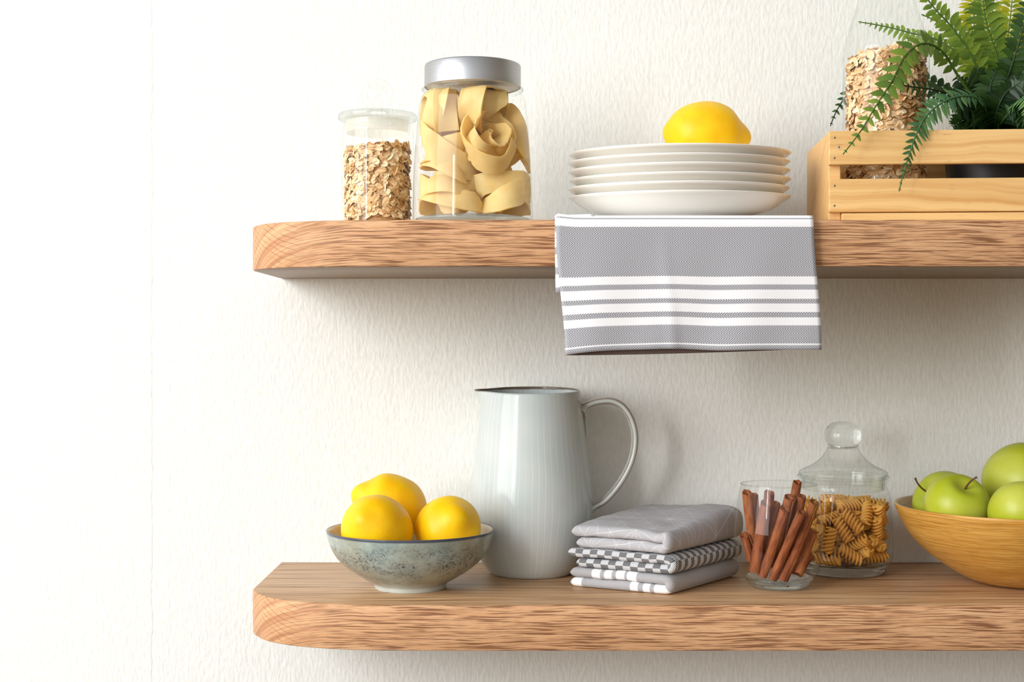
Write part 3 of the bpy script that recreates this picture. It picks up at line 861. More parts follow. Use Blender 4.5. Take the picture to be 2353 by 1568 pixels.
# ================================================================ oat bottle in the crate
BX, BY, BZ = (2036 - CX) * 1.373 / FPX, -0.157, ZU + 0.0086
b = empty('glass_bottle', (BX, BY, BZ)); tag(b, 'tall glass bottle of rolled oats standing in the pine crate beside the fern', 'bottle')
RB = 0.0416
bp = [(0.0, 0.0), (0.03, 0.0), (RB - 0.003, 0.0005), (RB - 0.0004, 0.004), (RB, 0.012), (RB, 0.06), (RB, 0.11), (RB, 0.150), (RB - 0.0008, 0.166), (RB - 0.004, 0.180), (RB - 0.0085, 0.196), (RB - 0.0145, 0.215), (0.0225, 0.232), (0.0205, 0.250), (0.0205, 0.270), (0.0225, 0.274), (0.0215, 0.277)]
V, F = lathe(smooth_prof(bp, 4), 80); mk('bottle_body', V, F, M['glass'], b)
V, F = lathe([(0.0, 0.0008), (RB - 0.006, 0.0008), (RB - 0.002, 0.004), (RB - 0.005, 0.007), (0, 0.0066)], 64); mk('bottle_base', V, F, M['glass_rim'], b)
oats('rolled_oats', 'pale rolled oats filling the tall bottle in the pine crate', (BX, BY, BZ), lambda z: RB - 0.0018 if z < 0.16 else RB - 0.004, 0.1645, 2700, 320, 0.0055, 5, zb=0.0072, L0=0.0047)

# ================================================================ fern in black pot
FX, FY = (2285 - CX) * 1.375 / FPX, -0.155
f = empty('potted_fern', (FX, FY, ZU + 0.0086)); tag(f, 'green fern with arching serrated fronds in a black pot in the pine crate', 'plant')
V, F = lathe([(0.0, 0.0), (0.040, 0.0), (0.0415, 0.001), (0.0478, 0.066), (0.0495, 0.066), (0.0497, 0.072), (0.0472, 0.0722), (0.0465, 0.062), (0, 0.062)], 64)
mk('pot', V, F, M['pot'], f, sharp=40)['label'] = 'black plastic pot'
V, F = lathe([(0, 0.066), (0.03, 0.0655), (0.0462, 0.0630)], 40); mk('soil', V, F, M['soil'], f)
f0 = Vector(f.location)
FR = random.Random(21)
def frond(pts, nleaf, lmax, mat, side=Vector((0, -1, 0.25)), w0=0.30, start=0.12, rach=0.00135, droop=0.25, tone0=0.5, taper=0.55, asym=1.0):
    """one frond: rachis tube plus two rows of serrated leaflets; side = normal of the leaf plane"""
    lmax *= 0.72
    path = spline(pts, 8)
    cum = [0.0]
    for a, b in zip(path, path[1:]): cum.append(cum[-1] + (b - a).length)
    tot = cum[-1]
    V, F = tube(path, lambda t: rach * (1.15 - 0.75 * t), 6)
    V = list(V); tone = [0.25] * len(F)
    def at(s):
        s = max(0, min(tot * 0.9999, s))
        for i in range(len(cum) - 1):
            if cum[i] <= s <= cum[i + 1] + 1e-9:
                k = (s - cum[i]) / max(cum[i + 1] - cum[i], 1e-9)
                return path[i].lerp(path[i + 1], k), (path[min(i + 2, len(path) - 1)] - path[max(i - 1, 0)]).normalized()
        return path[-1], (path[-1] - path[-2]).normalized()
    for i in range(nleaf):
        q = start + (1 - start) * (i + 0.5) / nleaf
        p, t = at(q * tot)
        nrm = (side - t * side.dot(t)).normalized(); lat = t.cross(nrm)
        for sg in (-1, 1):
            prof = math.sin(PI * min(1, (q * 0.86 + 0.14)) ** 1.25) ** taper
            L = lmax * max(0.16, prof) * FR.uniform(0.88, 1.08) * (asym if sg > 0 else 1.0)
            W = L * w0 * FR.uniform(0.9, 1.1)
            d = (lat * sg + t * FR.uniform(0.28, 0.55) + nrm * FR.uniform(-0.25, 0.25)).normalized()
            wv = (t - d * t.dot(d)).normalized(); up = d.cross(wv)
            k0 = len(V); ns = 13
            tn = tone0 + FR.uniform(-0.3, 0.3)
            for k in range(ns + 1):
                x = k / ns
                half = W * 0.5 * (math.sin(PI * min(1, x * 0.9 + 0.1) ** 0.8) ** 0.7) * (1.0 if x > 0.12 else 0.45)
                tooth = 1.0 if k % 2 == 0 else 1.20
                if x > 0.97: half = W * 0.06
                base = p + d * (L * x) - Vector((0, 0, 1)) * (droop * L * x * x) + wv * (0.10 * L * math.sin(x * 2.4)) 
                V.append(base + wv * half * tooth + up * half * 0.25 + d * (L * 0.02 if k % 2 else 0))
                V.append(base)
                V.append(base - wv * half * tooth + up * half * 0.25 + d * (L * 0.02 if k % 2 else 0))
            for k in range(ns):
                a = k0 + 3 * k
                F.append((a, a + 1, a + 4, a + 3)); F.append((a + 1, a + 2, a + 5, a + 4))
                tone += [tn + 0.25 * k / ns, tn - 0.05 + 0.25 * k / ns]
    V = [Vector(v) for v in V]
    for v in V:
        if v.y > -0.004: v.y = -0.004
    o = mk('frond', [v - f0 for v in V], F, M[mat], f, col=[min(1, max(0, x)) for x in tone], smooth=True)
    return o
def fp(l): return [P(px, py, y) for px, py, y in l]
CB = (2285, 318, -0.155)
# front fronds that droop over the crate
frond(fp([CB, (2262, 262, -0.165), (2205, 180, -0.185), (2165, 118, -0.205), (2120, 100, -0.222), (2080, 128, -0.233), (2050, 185, -0.240), (2012, 245, -0.244), (1975, 305, -0.247), (1937, 355, -0.249)]), 21, 0.023, 'fern_mid', w0=0.46, start=0.3, tone0=0.45, taper=0.75, droop=0.1)
frond(fp([CB, (2275, 262, -0.175), (2245, 226, -0.198), (2205, 221, -0.215), (2165, 236, -0.228), (2127, 268, -0.238), (2105, 310, -0.245), (2088, 360, -0.248), (2074, 405, -0.249), (2066, 440, -0.249)]), 30, 0.021, 'fern_blue', w0=0.30, start=0.2, tone0=0.25, taper=0.8, side=Vector((0.6, -0.6, 0.6)), droop=0.15)
# upright and side fronds
frond(fp([CB, (2262, 215, -0.155), (2236, 135, -0.16), (2192, 68, -0.165), (2150, 22, -0.17), (2110, -30, -0.172), (2090, -60, -0.172)]), 20, 0.022, 'fern_mid', w0=0.42, start=0.25, tone0=0.6, droop=0.05)
frond(fp([CB, (2300, 200, -0.150), (2288, 120, -0.150), (2268, 60, -0.152), (2259, 0, -0.155), (2262, -60, -0.155)]), 34, 0.036, 'fern_mid', w0=0.21, start=0.12, tone0=0.45)
frond(fp([CB, (2305, 215, -0.165), (2325, 150, -0.175), (2347, 80, -0.180), (2362, 20, -0.182), (2370, -50, -0.182)]), 22, 0.024, 'fern_dark', w0=0.36, start=0.12, tone0=0.6)
frond(fp([CB, (2255, 250, -0.160), (2195, 220, -0.185), (2140, 205, -0.208), (2085, 198, -0.215), (2030, 186, -0.218)]), 24, 0.020, 'fern_dark', w0=0.26, start=0.15, tone0=0.45, taper=0.8)
# behind the bottle
frond(fp([(2285, 318, -0.15), (2262, 240, -0.115), (2225, 150, -0.095), (2160, 95, -0.085), (2090, 75, -0.078), (2030, 60, -0.072), (1972, 50, -0.070)]), 26, 0.019, 'fern_mid', w0=0.40, start=0.35, tone0=0.7, taper=0.85)
frond(fp([CB, (2265, 235, -0.13), (2235, 130, -0.115), (2190, 75, -0.105), (2150, 48, -0.10), (2117, 33, -0.10)]), 22, 0.017, 'fern_mid', w0=0.36, start=0.3, tone0=0.6, taper=0.85)
frond(fp([(2285, 318, -0.15), (2230, 258, -0.115), (2140, 190, -0.103), (2030, 165, -0.098), (1960, 205, -0.100), (1925, 250, -0.104), (1908, 290, -0.108)]), 22, 0.019, 'fern_dark', w0=0.46, start=0.30, tone0=0.5, taper=0.8)
# sunlit fronds, the sunlight painted into their yellow-green
for (x1, y1, x2, y2, x3, y3, yy) in ((2262, 170, 2240, 80, 2238, -40, -0.11), (2305, 160, 2318, 70, 2330, -40, -0.105), (2285, 150, 2278, 60, 2290, -50, -0.085),
                                     (2335, 190, 2365, 90, 2380, -30, -0.125)):
    frond(fp([CB, (x1, y1, (yy - 0.155) / 2), (x2, y2, yy), (x3, y3, yy)]), 32, 0.034, 'fern_sunlit', w0=0.21, start=0.2, tone0=0.5)
# middle and low fronds, mutual shade painted in as dark green
for (x1, y1, x2, y2, x3, y3, ya, yb, lm) in ((2268, 262, 2225, 240, 2185, 250, -0.175, -0.195, 0.022), (2262, 280, 2225, 275, 2190, 292, -0.165, -0.180, 0.022), (2300, 250, 2330, 215, 2375, 205, -0.17, -0.19, 0.024),
        (2320, 262, 2345, 250, 2385, 275, -0.185, -0.215, 0.022), (2255, 245, 2230, 205, 2195, 178, -0.15, -0.145, 0.024), (2300, 230, 2310, 170, 2335, 130, -0.16, -0.165, 0.026),
        (2275, 240, 2262, 190, 2235, 160, -0.17, -0.18, 0.026), (2310, 255, 2350, 190, 2400, 160, -0.15, -0.15, 0.028), (2280, 250, 2275, 200, 2290, 160, -0.18, -0.185, 0.026),
        (2270, 255, 2250, 215, 2222, 190, -0.165, -0.17, 0.026), (2315, 240, 2335, 180, 2365, 140, -0.17, -0.175, 0.026), (2295, 225, 2300, 165, 2315, 110, -0.13, -0.12, 0.028), (2300, 285, 2318, 262, 2340, 255, -0.19, -0.21, 0.02), (2265, 285, 2248, 262, 2232, 258, -0.18, -0.19, 0.02),
        (2290, 260, 2310, 215, 2345, 190, -0.185, -0.205, 0.024), (2250, 285, 2235, 285, 2205, 288, -0.165, -0.178, 0.018), (2325, 285, 2350, 280, 2390, 285, -0.17, -0.185, 0.02),
        (2262, 268, 2225, 225, 2190, 205, -0.135, -0.12, 0.022)):
    frond(fp([CB, (x1, y1, ya), (x2, y2, (ya + yb) / 2), (x3, y3, yb)]), 19, lm * 1.2, 'fern_dark', w0=0.30, start=0.12, tone0=FR.uniform(0.1, 0.5), droop=0.3)
frond(fp([CB, (2320, 255, -0.19), (2350, 226, -0.23), (2362, 240, -0.248), (2366, 282, -0.258)]), 16, 0.018, 'fern_blue', w0=0.28, start=0.3, tone0=0.6, side=Vector((-0.5, -0.6, 0.6)))
# ================================================================ lemon bowl
BWX, BWY, BWH = (943 - CX) * 1.374 / FPX, -0.156, 0.0575
def bowl_pts():
    o = [(0, 0.0022), (0.030, 0.0022), (0.0320, 0.0), (0.0345, 0.0), (0.0355, 0.0022), (0.0372, 0.0056), (0.0470, 0.0112), (0.0588, 0.0187), (0.0692, 0.0275), (0.0766, 0.0380), (0.0808, 0.0490), (0.0822, 0.0560)]
    return o
outer = smooth_prof(bowl_pts(), 4)
rim = [(0.0828, 0.0573), (0.0822, 0.0580), (0.0810, 0.0576)]
inner = smooth_prof([(0.0800, 0.0550), (0.0778, 0.0480), (0.0732, 0.0385), (0.0655, 0.0285), (0.0550, 0.0205), (0.038, 0.0140), (0.020, 0.0095), (0, 0.0085)], 4)
V, F = lathe(outer + rim + inner, 112)
nf = 112 * (len(outer) + len(rim)) - 112
fm = [0 if i < nf else 1 for i in range(len(F))]
o = mk('ceramic_bowl', V, F, [M['bowl'], M['bowl_in']], loc=(BWX, BWY, ZL), fm=fm)
tag(o, 'speckled grey-green ceramic bowl with dark rim, holding three lemons', 'bowl')
GL = 'lemons in the ceramic bowl'
lemon((BWX - 0.030, BWY - 0.0290, ZL + 0.0605), 0.036, 0.0335, (0.2, 0.45, 1.15), 'front left lemon in the grey ceramic bowl, its tip pointing back', GL, 0.006, 2)
lemon((BWX + 0.0375, BWY - 0.008, ZL + 0.0590), 0.0335, 0.0322, (0.1, -0.5, -1.2), 'lemon on the right side of the grey ceramic bowl, in front of the jug', GL, 0.003, 3)
lemon((BWX - 0.0225, BWY + 0.0395, ZL + 0.0745), 0.0360, 0.0335, (0, -0.40, PI + 0.15), 'rear lemon in the grey ceramic bowl with its pointed tip to the left', GL, 0.007, 4)

# ================================================================ jug
JX, JY = (1221 - CX) * 1.462 / FPX, -0.068
jr = empty('ceramic_jug', (JX, JY, ZL)); tag(jr, 'tall pale celadon ceramic jug with fine white lines and looped handle', 'jug')
op = [(0, 0.002), (0.036, 0.002), (0.0385, 0.0), (0.0420, 0.0002), (0.0455, 0.003), (0.0510, 0.010), (0.0570, 0.022), (0.0612, 0.038), (0.0634, 0.058), (0.0638, 0.075), (0.0628, 0.092), (0.0606, 0.112), (0.0580, 0.134), (0.0556, 0.155), (0.0536, 0.172), (0.0522, 0.186), (0.0515, 0.1905)]
ip = [(0.0505, 0.1918), (0.0494, 0.1910), (0.0496, 0.186), (0.0512, 0.170), (0.0555, 0.130), (0.0605, 0.085), (0.0600, 0.05), (0.052, 0.02), (0.035, 0.008), (0, 0.007)]
V, F = lathe(smooth_prof(op, 5) + smooth_prof(ip, 4), 144)
V2 = []
for (x, y, z) in V:
    a = math.atan2(y, x); r = math.hypot(x, y)
    if r > 1e-5 and z > 0.12:
        d = abs((a - PI + PI) % (2 * PI) - PI)
        k = max(0, (z - 0.160) / 0.031); k = k * k * k
        s = math.exp(-(d / 0.28) ** 2)
        r2 = r + 0.0088 * s * k - 0.0016 * math.exp(-((d - 0.62) / 0.25) ** 2) * k
        z += 0.0020 * math.sin(a) * max(0, min(1, (z - 0.15) / 0.04))
        z += 0.0006 * s * k - 0.0010 * (1 - math.cos(a)) * 0 
        x, y = r2 * math.cos(a), r2 * math.sin(a)
    V2.append((x, y, z))
mk('jug_body', V2, F, M['jug'], jr)
hs = 2190.0
hp = [((px - 1221) / hs, 0.0, (1316.5 - py) / hs) for px, py in ((1336, 942), (1350, 931), (1375, 923), (1405, 922), (1432, 936), (1452, 969), (1459, 1010), (1451, 1058), (1427, 1106), (1394, 1146), (1368, 1163), (1354, 1170))]
path = spline(hp, 6)
V, F = tube(path, lambda t: 1 + 0.45 * math.exp(-(t / 0.06) ** 2) + 0.35 * math.exp(-((1 - t) / 0.05) ** 2), 20, flat=((0, 1, 0), 0.0040, 0.0086))
h = mk('handle', V, F, M['jug_handle'], jr)
V, F = tube(spline([((1337 - 1221) / hs, 0, (1316.5 - 938) / hs), ((1343 - 1221) / hs, 0, (1316.5 - 962) / hs), ((1346 - 1221) / hs, 0, (1316.5 - 985) / hs), ((1347 - 1221) / hs, 0, (1316.5 - 1004) / hs)], 5), lambda t: 1 - 0.6 * t, 14, flat=((0, 1, 0), 0.0034, 0.0080))
mk('handle_tail', V, F, M['jug_handle'], h)

# ================================================================ folded cloths
CO = Vector((0.1532, -0.203, 0)); AD = Vector((-0.885, 0.465, 0)); BD = Vector((0.60, 0.80, 0))
def cloth(name, label, z0, t, La, Lb, mat, puff=None, da=0.0, db=0.0, La2=None, shift=0.0, edge=None, rot=0.0):
    """a cloth folded once: upper and lower layer joined by a rounded fold along the right-hand edge"""
    La2 = La2 or La
    A = (Quaternion((0, 0, 1), rot) @ AD); B = (Quaternion((0, 0, 1), rot) @ BD)
    org = CO + AD * da + BD * db
    path = []                                  # (a, zc, dir_z, taper)
    n = 34
    def end(s, h): return max(0.1, 1 - max(0.0, 1 - s / h) ** 2) ** 0.36
    h = t * 0.49
    for k in range(n):
        a = La - (La - t) * (k / n) ** 1.9
        path.append((a, 1.5 * t, 0.0, end(La - a + 0.0004, h)))
    for k in range(11):
        q = PI / 2 + PI * k / 10
        path.append((t + (t * 0.5 + 0.0001) * math.cos(q) , t + 0.5 * t * math.sin(q), 0, 1))
    for k in range(1, n + 1):
        a = t + (La2 - t) * (1 - (1 - k / n) ** 1.9)
        path.append((a, 0.5 * t, 0.0, end(La2 - a + 0.0004, h)))
    # stadium section: flat b-run with round ends
    nb = 26
    sec = []                                   # (b, off, arclen)
    s = 0.0
    for k in range(nb + 1):
        b = h + (Lb - 2 * h) * k / nb; sec.append((b, 1.0, b))
    L1 = Lb - h
    for k in range(1, 7):
        q = PI / 2 - PI * k / 7; sec.append((Lb - h + h * math.cos(q), math.sin(q), L1 + h * PI * k / 7))
    L2 = L1 + h * PI
    for k in range(nb + 1):
        b = Lb - h - (Lb - 2 * h) * k / nb; sec.append((b, -1.0, L2 + (Lb - 2 * h) * k / nb))
    L3 = L2 + Lb - 2 * h
    for k in range(1, 7):
        q = -PI / 2 - PI * k / 7; sec.append((h + h * math.cos(q), math.sin(q), L3 + h * PI * k / 7))
    tot = L3 + h * PI
    # align so that the v of the near edge ends at h (continuous with the top run)
    sec_v = [q[2] for q in sec[:nb + 1]] + [q[2] for q in sec[nb + 1:]]
    V, F, uv = [], [], []
    m = len(sec); ul = [0.0]
    for i in range(1, len(path)): ul.append(ul[-1] + math.hypot(path[i][0] - path[i - 1][0], path[i][1] - path[i - 1][1]))
    for i, (a, zc, _, tp) in enumerate(path):
        i0, i1 = max(i - 1, 0), min(i + 1, len(path) - 1)
        ta, tz = path[i1][0] - path[i0][0], path[i1][1] - path[i0][1]
        l = math.hypot(ta, tz) or 1; ta /= l; tz /= l
        na, nz = -tz, ta                        # offset direction; upper run goes -a so flip
        na, nz = tz, -ta
        for (b, off, sv) in sec:
            aa = a + na * off * h * tp; zz = zc + nz * off * h * tp
            up = 1.0 if zz > t else 0.0
            fz = max(0, min(1, (zz / t - 0.55) / 0.9))
            if puff: zz += puff(max(0, min(1, aa / La)), b / Lb) * fz
            wob = 0.0011 * noise.noise(Vector((aa * 45, b * 40, z0 * 300 + up * 5))) + 0.0005 * noise.noise(Vector((aa * 130, b * 120, z0 * 90)))
            zz = max(zz + (wob if zz > 0.3 * t else 0), 0.0)
            bb = b + shift * up + (edge(aa / La, up) if edge else 0) * (1 - b / Lb)
            p = A * aa + B * bb
            V.append((p.x, p.y, zz))
    for i in range(len(path) - 1):
        for k in range(m):
            k2 = (k + 1) % m
            F.append((i * m + k, i * m + k2, (i + 1) * m + k2, (i + 1) * m + k))
            v0 = sec[k][2]; v1 = sec[k2][2] if k2 else tot + h
            uv += [(ul[i], v0), (ul[i], v1), (ul[i + 1], v1), (ul[i + 1], v0)]
    F.append(tuple(reversed(range(m)))); uv += [(0, q[2]) for q in reversed(sec)]
    F.append(tuple(range((len(path) - 1) * m, len(path) * m))); uv += [(ul[-1], q[2]) for q in sec]
    o = mk(name, V, F, mat, loc=(org.x, org.y, z0), uv=uv)
    return tag(o, label, 'cloth', 'folded cloths stacked beside the tumbler'), ul[-1]
LA = 0.108
tot_u = 2 * LA + 0.012
def sstops():
    up = [(0, 'g'), (.21, 'w'), (.29, 'g'), (.33, 'w'), (.41, 'g'), (.45, 'w'), (.53, 'g'), (.56, 'w'), (.65, 'g')]
    lo = [(0.03, 'g', 'w'), (0, 'g', 'w')]
    st = [(f * LA / tot_u, c) for f, c in up]
    st.append(((LA + 0.002) / tot_u, 'w'))
    low = [(.04, 'g'), (.11, 'w'), (.15, 'g'), (.225, 'w'), (.27, 'g'), (.34, 'w'), (.78, 'g'), (.855, 'w'), (.90, 'g'), (.97, 'w')]
    # seen from the corner going left: g at .04-.11, w, g .15-.225 ...
    low = [(0.05, 'g'), (0.09, 'w'), (0.16, 'g'), (0.205, 'w'), (0.28, 'g'), (0.76, 'w'), (0.86, 'g'), (0.90, 'w'), (0.97, 'g')]
    st += [((LA + 0.010 + f * LA) / tot_u, c) for f, c in low]
    return st
M['napkin'] = m_stripes('striped_napkin', sstops(), 'u', tot_u, srgb(128, 126, 128), srgb(206, 205, 206), srgb(238, 237, 234), row=0.0042, per=0.0017)
z = ZL + 0.0003
cloth('folded_cloth', 'grey and white striped folded cloth, lowest of the stack beside the tumbler', z, 0.0094, LA, 0.138, M['napkin'], puff=lambda a, b: 0.0006 * b)
z += 2 * 0.0094 + 0.0006
cloth('folded_cloth', 'black and white checked folded cloth, middle of the stack beside the tumbler', z, 0.0090, 0.113, 0.139, M['checks'], puff=lambda a, b: 0.0005, da=-0.002, db=0.001, La2=0.104)
z += 2 * 0.0090 + 0.0010
def puff_top(a, b):
    e = lambda x, c, s: math.exp(-((x - c) / s) ** 2)
    k = min(1, max(0, b) * 5)
    return 0.0030 * a * min(1, b * 6) + 0.0065 * e(a, 0.25, 0.35) * e(b, 0.8, 0.38) + 0.006 * b - 0.0025 * e(a, 0.16, 0.10) * e(b, 0.0, 0.25) + 0.0022 * e(a, 0.04, 0.05) * e(b, 0.05, 0.2)
cloth('folded_cloth', 'plain grey folded cloth with fine star lattice, topmost of the stack beside the tumbler', z, 0.0108, 0.106, 0.150, M['star'], puff=puff_top, da=0.001, db=0.000, La2=0.101,
      edge=lambda a, up: 0.004 * math.sin(a * 3) - 0.004 * math.exp(-((a - 0.05) / 0.08) ** 2))

# ================================================================ tumbler with cinnamon sticks
TX, TY = (1789 - CX) * 1.375 / FPX, -0.155
TS_ = FPX / 1.375
tprof = [(0, 0.0004), (0.020, 0.0004), (0.0265, 0.0008), (0.0305, 0.0040), (0.0345, 0.0100), (0.0390, 0.0210), (0.0422, 0.0350), (0.0436, 0.0500), (0.0428, 0.0660), (0.0408, 0.0820), (0.0380, 0.0960), (0.0366, 0.1020)]
tb = empty('glass_tumbler', (TX, TY, ZL)); tag(tb, 'rounded stemless glass tumbler filled with cinnamon sticks', 'glass')
V, F = lathe(smooth_prof(tprof, 6), 96); mk('tumbler_wall', V, F, M['glass'], tb)
V, F = lathe(smooth_prof([(0, 0.0010), (0.020, 0.0010), (0.0262, 0.0018), (0.0300, 0.0050), (0.0330, 0.0098), (0.0315, 0.0108), (0.027, 0.0092), (0.018, 0.0078), (0, 0.0074)], 4), 80); mk('tumbler_base', V, F, M['glass_solid'], tb)
ring = [(0.0366 + 0.0006 * math.cos(q), 0.1020 + 0.0006 * math.sin(q)) for q in [2 * PI * k / 8 for k in range(8)]]
V, F = lathe(ring, 96, closed=True); mk('tumbler_rim', V, F, M['glass_rim'], tb)

def quill(p0, p1, r, label, seed, twist=0.0):
    """rolled bark: two opposed scrolls seen at the cut ends"""
    d = p1 - p0; L = d.length
    prof = []
    n = 34
    for k in range(n + 1):
        t = k / n; a = -0.35 + t * 2 * PI * 1.45
        prof.append((a, r * (1.0 - 0.42 * t)))
    V, F = [], []
    Rq = d.to_track_quat('Z', 'Y') @ Quaternion((0, 0, 1), twist)
    cl = Rq.inverted() @ Vector((0, -1, 0.1)); r = r * 1.06
    nl = 14; th = min(0.0009, r * 0.16)
    m = 2 * (n + 1)
    for i in range(nl + 1):
        z = L * i / nl
        w = 1 + 0.07 * noise.noise(Vector((z * 60, seed * 3.7, 0)))
        bend = 0.0012 * math.sin(z / L * PI) * math.sin(seed * 2.1)
        for side in (0, 1):
            for (a, rr) in (prof if side == 0 else reversed(prof)):
                q = (rr - side * th) * w * (1 + 0.05 * noise.noise(Vector((a, z * 40, seed))))
                zz = z + (0.0014 * noise.noise(Vector((a * 1.3, seed, i))) if i in (0, nl) else 0)
                if i >= nl - 1: zz -= (0.55 if i == nl else 0.35) * (q * math.cos(a) * cl.x + q * math.sin(a) * cl.y)
                V.append((q * math.cos(a) + bend, q * math.sin(a), zz))
    for i in range(nl):
        for k in range(m):
            k2 = (k + 1) % m
            F.append((i * m + k, i * m + k2, (i + 1) * m + k2, (i + 1) * m + k))
    for i, fl in ((0, 1), (nl, 0)):
        for k in range(n):
            q = (i * m + k, i * m + k + 1, i * m + m - 2 - k, i * m + m - 1 - k)
            F.append(tuple(reversed(q)) if fl else q)
    o = mk('cinnamon_stick', V, F, M['cinnamon'], loc=p0, smooth=True, sharp=50)
    o.rotation_mode = 'QUATERNION'
    o.rotation_quaternion = d.to_track_quat('Z', 'Y') @ Quaternion((0, 0, 1), twist)
    return tag(o, label, 'cinnamon stick', 'cinnamon sticks in the tumbler')
def tp(px, py, y): return Vector((TX + (px - 1789) / TS_, TY + y, ZL + (1352 - py) / TS_))
sticks = [  # top px, bottom px, depth top, depth bottom, radius
    ((1755, 1156, -0.014), (1728, 1312, -0.014), 0.0063, 'cinnamon stick leaning left, front row, nearest the napkins'),
    ((1794, 1166, -0.022), (1746, 1322, -0.014), 0.0052, 'second front cinnamon stick from the napkin side of the tumbler'),
    ((1829, 1172, -0.026), (1768, 1328, -0.016), 0.0050, 'third front cinnamon stick from the napkin side of the tumbler'),
    ((1863, 1152, -0.016), (1790, 1330, -0.017), 0.0056, 'longest front cinnamon stick leaning right against the glass wall'),
    ((1867, 1222, 0.000), (1826, 1318, -0.012), 0.0074, 'thick dark cinnamon stick low at the right of the tumbler'),
    ((1717, 1136, 0.004), (1735, 1300, 0.002), 0.0058, 'cinnamon stick standing upright against the left wall of the tumbler'),
    ((1708, 1232, -0.004), (1724, 1290, -0.004), 0.0050, 'short cinnamon stick low at the left, open scroll end showing'),
    ((1838, 1114, 0.014), (1800, 1312, 0.010), 0.0052, 'tallest cinnamon stick, rising above the others at the back'),
    ((1814, 1146, 0.000), (1775, 1306, 0.000), 0.0064, 'wide cinnamon stick in the middle row with a frayed top'),
    ((1778, 1140, 0.022), (1768, 1306, 0.014), 0.0060, 'cinnamon stick at the back of the tumbler, behind the front row'),
    ((1740, 1144, 0.018), (1748, 1308, 0.012), 0.0045, 'thin cinnamon stick at the back left of the tumbler'),
    ((1845, 1144, 0.004), (1810, 1310, 0.004), 0.0050, 'cinnamon stick behind the long right-leaning one'),
    ((1782, 1158, -0.004), (1752, 1308, -0.004), 0.0046, 'cinnamon stick just behind the second front stick'),
    ((1868, 1282, 0.012), (1842, 1314, 0.008), 0.0055, 'short cinnamon piece at the bottom right of the tumbler'),
]
for i, (a, b, r, lab) in enumerate(sticks):
    quill(tp(*b), tp(*a), r, lab, i + 1, i * 1.3)

# ================================================================ candy jar with fusilli
KX, KY = (1937 - CX) * 1.462 / FPX, -0.068
KS = FPX / 1.462
kj = empty('lidded_jar', (KX, KY, ZL)); tag(kj, 'glass jar with domed knob lid holding fusilli pasta, behind the tumbler', 'jar')
kp = [(0, 0.0), (0.036, 0.0), (0.0415, 0.0012), (0.0445, 0.0050), (0.0470, 0.0092), (0.0500, 0.0150), (0.0510, 0.024), (0.0508, 0.040), (0.0500, 0.060), (0.0490, 0.075), (0.0472, 0.0850), (0.0448, 0.0905), (0.0445, 0.0945), (0.0460, 0.0975), (0.0462, 0.1000)]
KP = smooth_prof(kp, 5)
V, F = lathe(KP, 96); mk('jar_body', V, F, M['glass'], kj)
V, F = lathe(smooth_prof([(0, 0.0010), (0.036, 0.0010), (0.0408, 0.0022), (0.0436, 0.0060), (0.0455, 0.0105), (0.042, 0.0118), (0.030, 0.0098), (0, 0.0092)], 4), 80); mk('jar_base', V, F, M['glass_solid'], kj)
V, F = lathe(smooth_prof([(0.0462, 0.1000), (0.0472, 0.1010), (0.0470, 0.1024), (0.0458, 0.1024), (0.0450, 0.1010)], 3), 96); mk('jar_mouth', V, F, M['glass_rim'], kj)
lp = [(0.0440, 0.0985), (0.0444, 0.1030), (0.0458, 0.1036), (0.0462, 0.1046), (0.0452, 0.1062), (0.0400, 0.1090), (0.0320, 0.1130), (0.0240, 0.1190), (0.0185, 0.1260), (0.0162, 0.1310)]
V, F = lathe(smooth_prof(lp, 5), 96); kl = mk('lid', V, F, M['glass_rim'], kj)
V, F = lathe(smooth_prof([(0.0430, 0.1000), (0.0428, 0.0930), (0.0424, 0.0885), (0.0412, 0.0880), (0.0408, 0.0925), (0.0410, 0.0998)], 4), 96); mk('lid_plug', V, F, M['glass_rim'], kl)
kn = [(0, 0.1300), (0.0140, 0.1302), (0.0158, 0.1320), (0.0156, 0.1345), (0.0172, 0.1368), (0.0190, 0.1400), (0.0194, 0.1440), (0.0186, 0.1485), (0.0160, 0.1530), (0.0140, 0.1552), (0.0090, 0.1580), (0, 0.1590)]
V, F = lathe(smooth_prof(kn, 4), 64); mk('lid_knob', V, F, M['glass_solid'], kl)
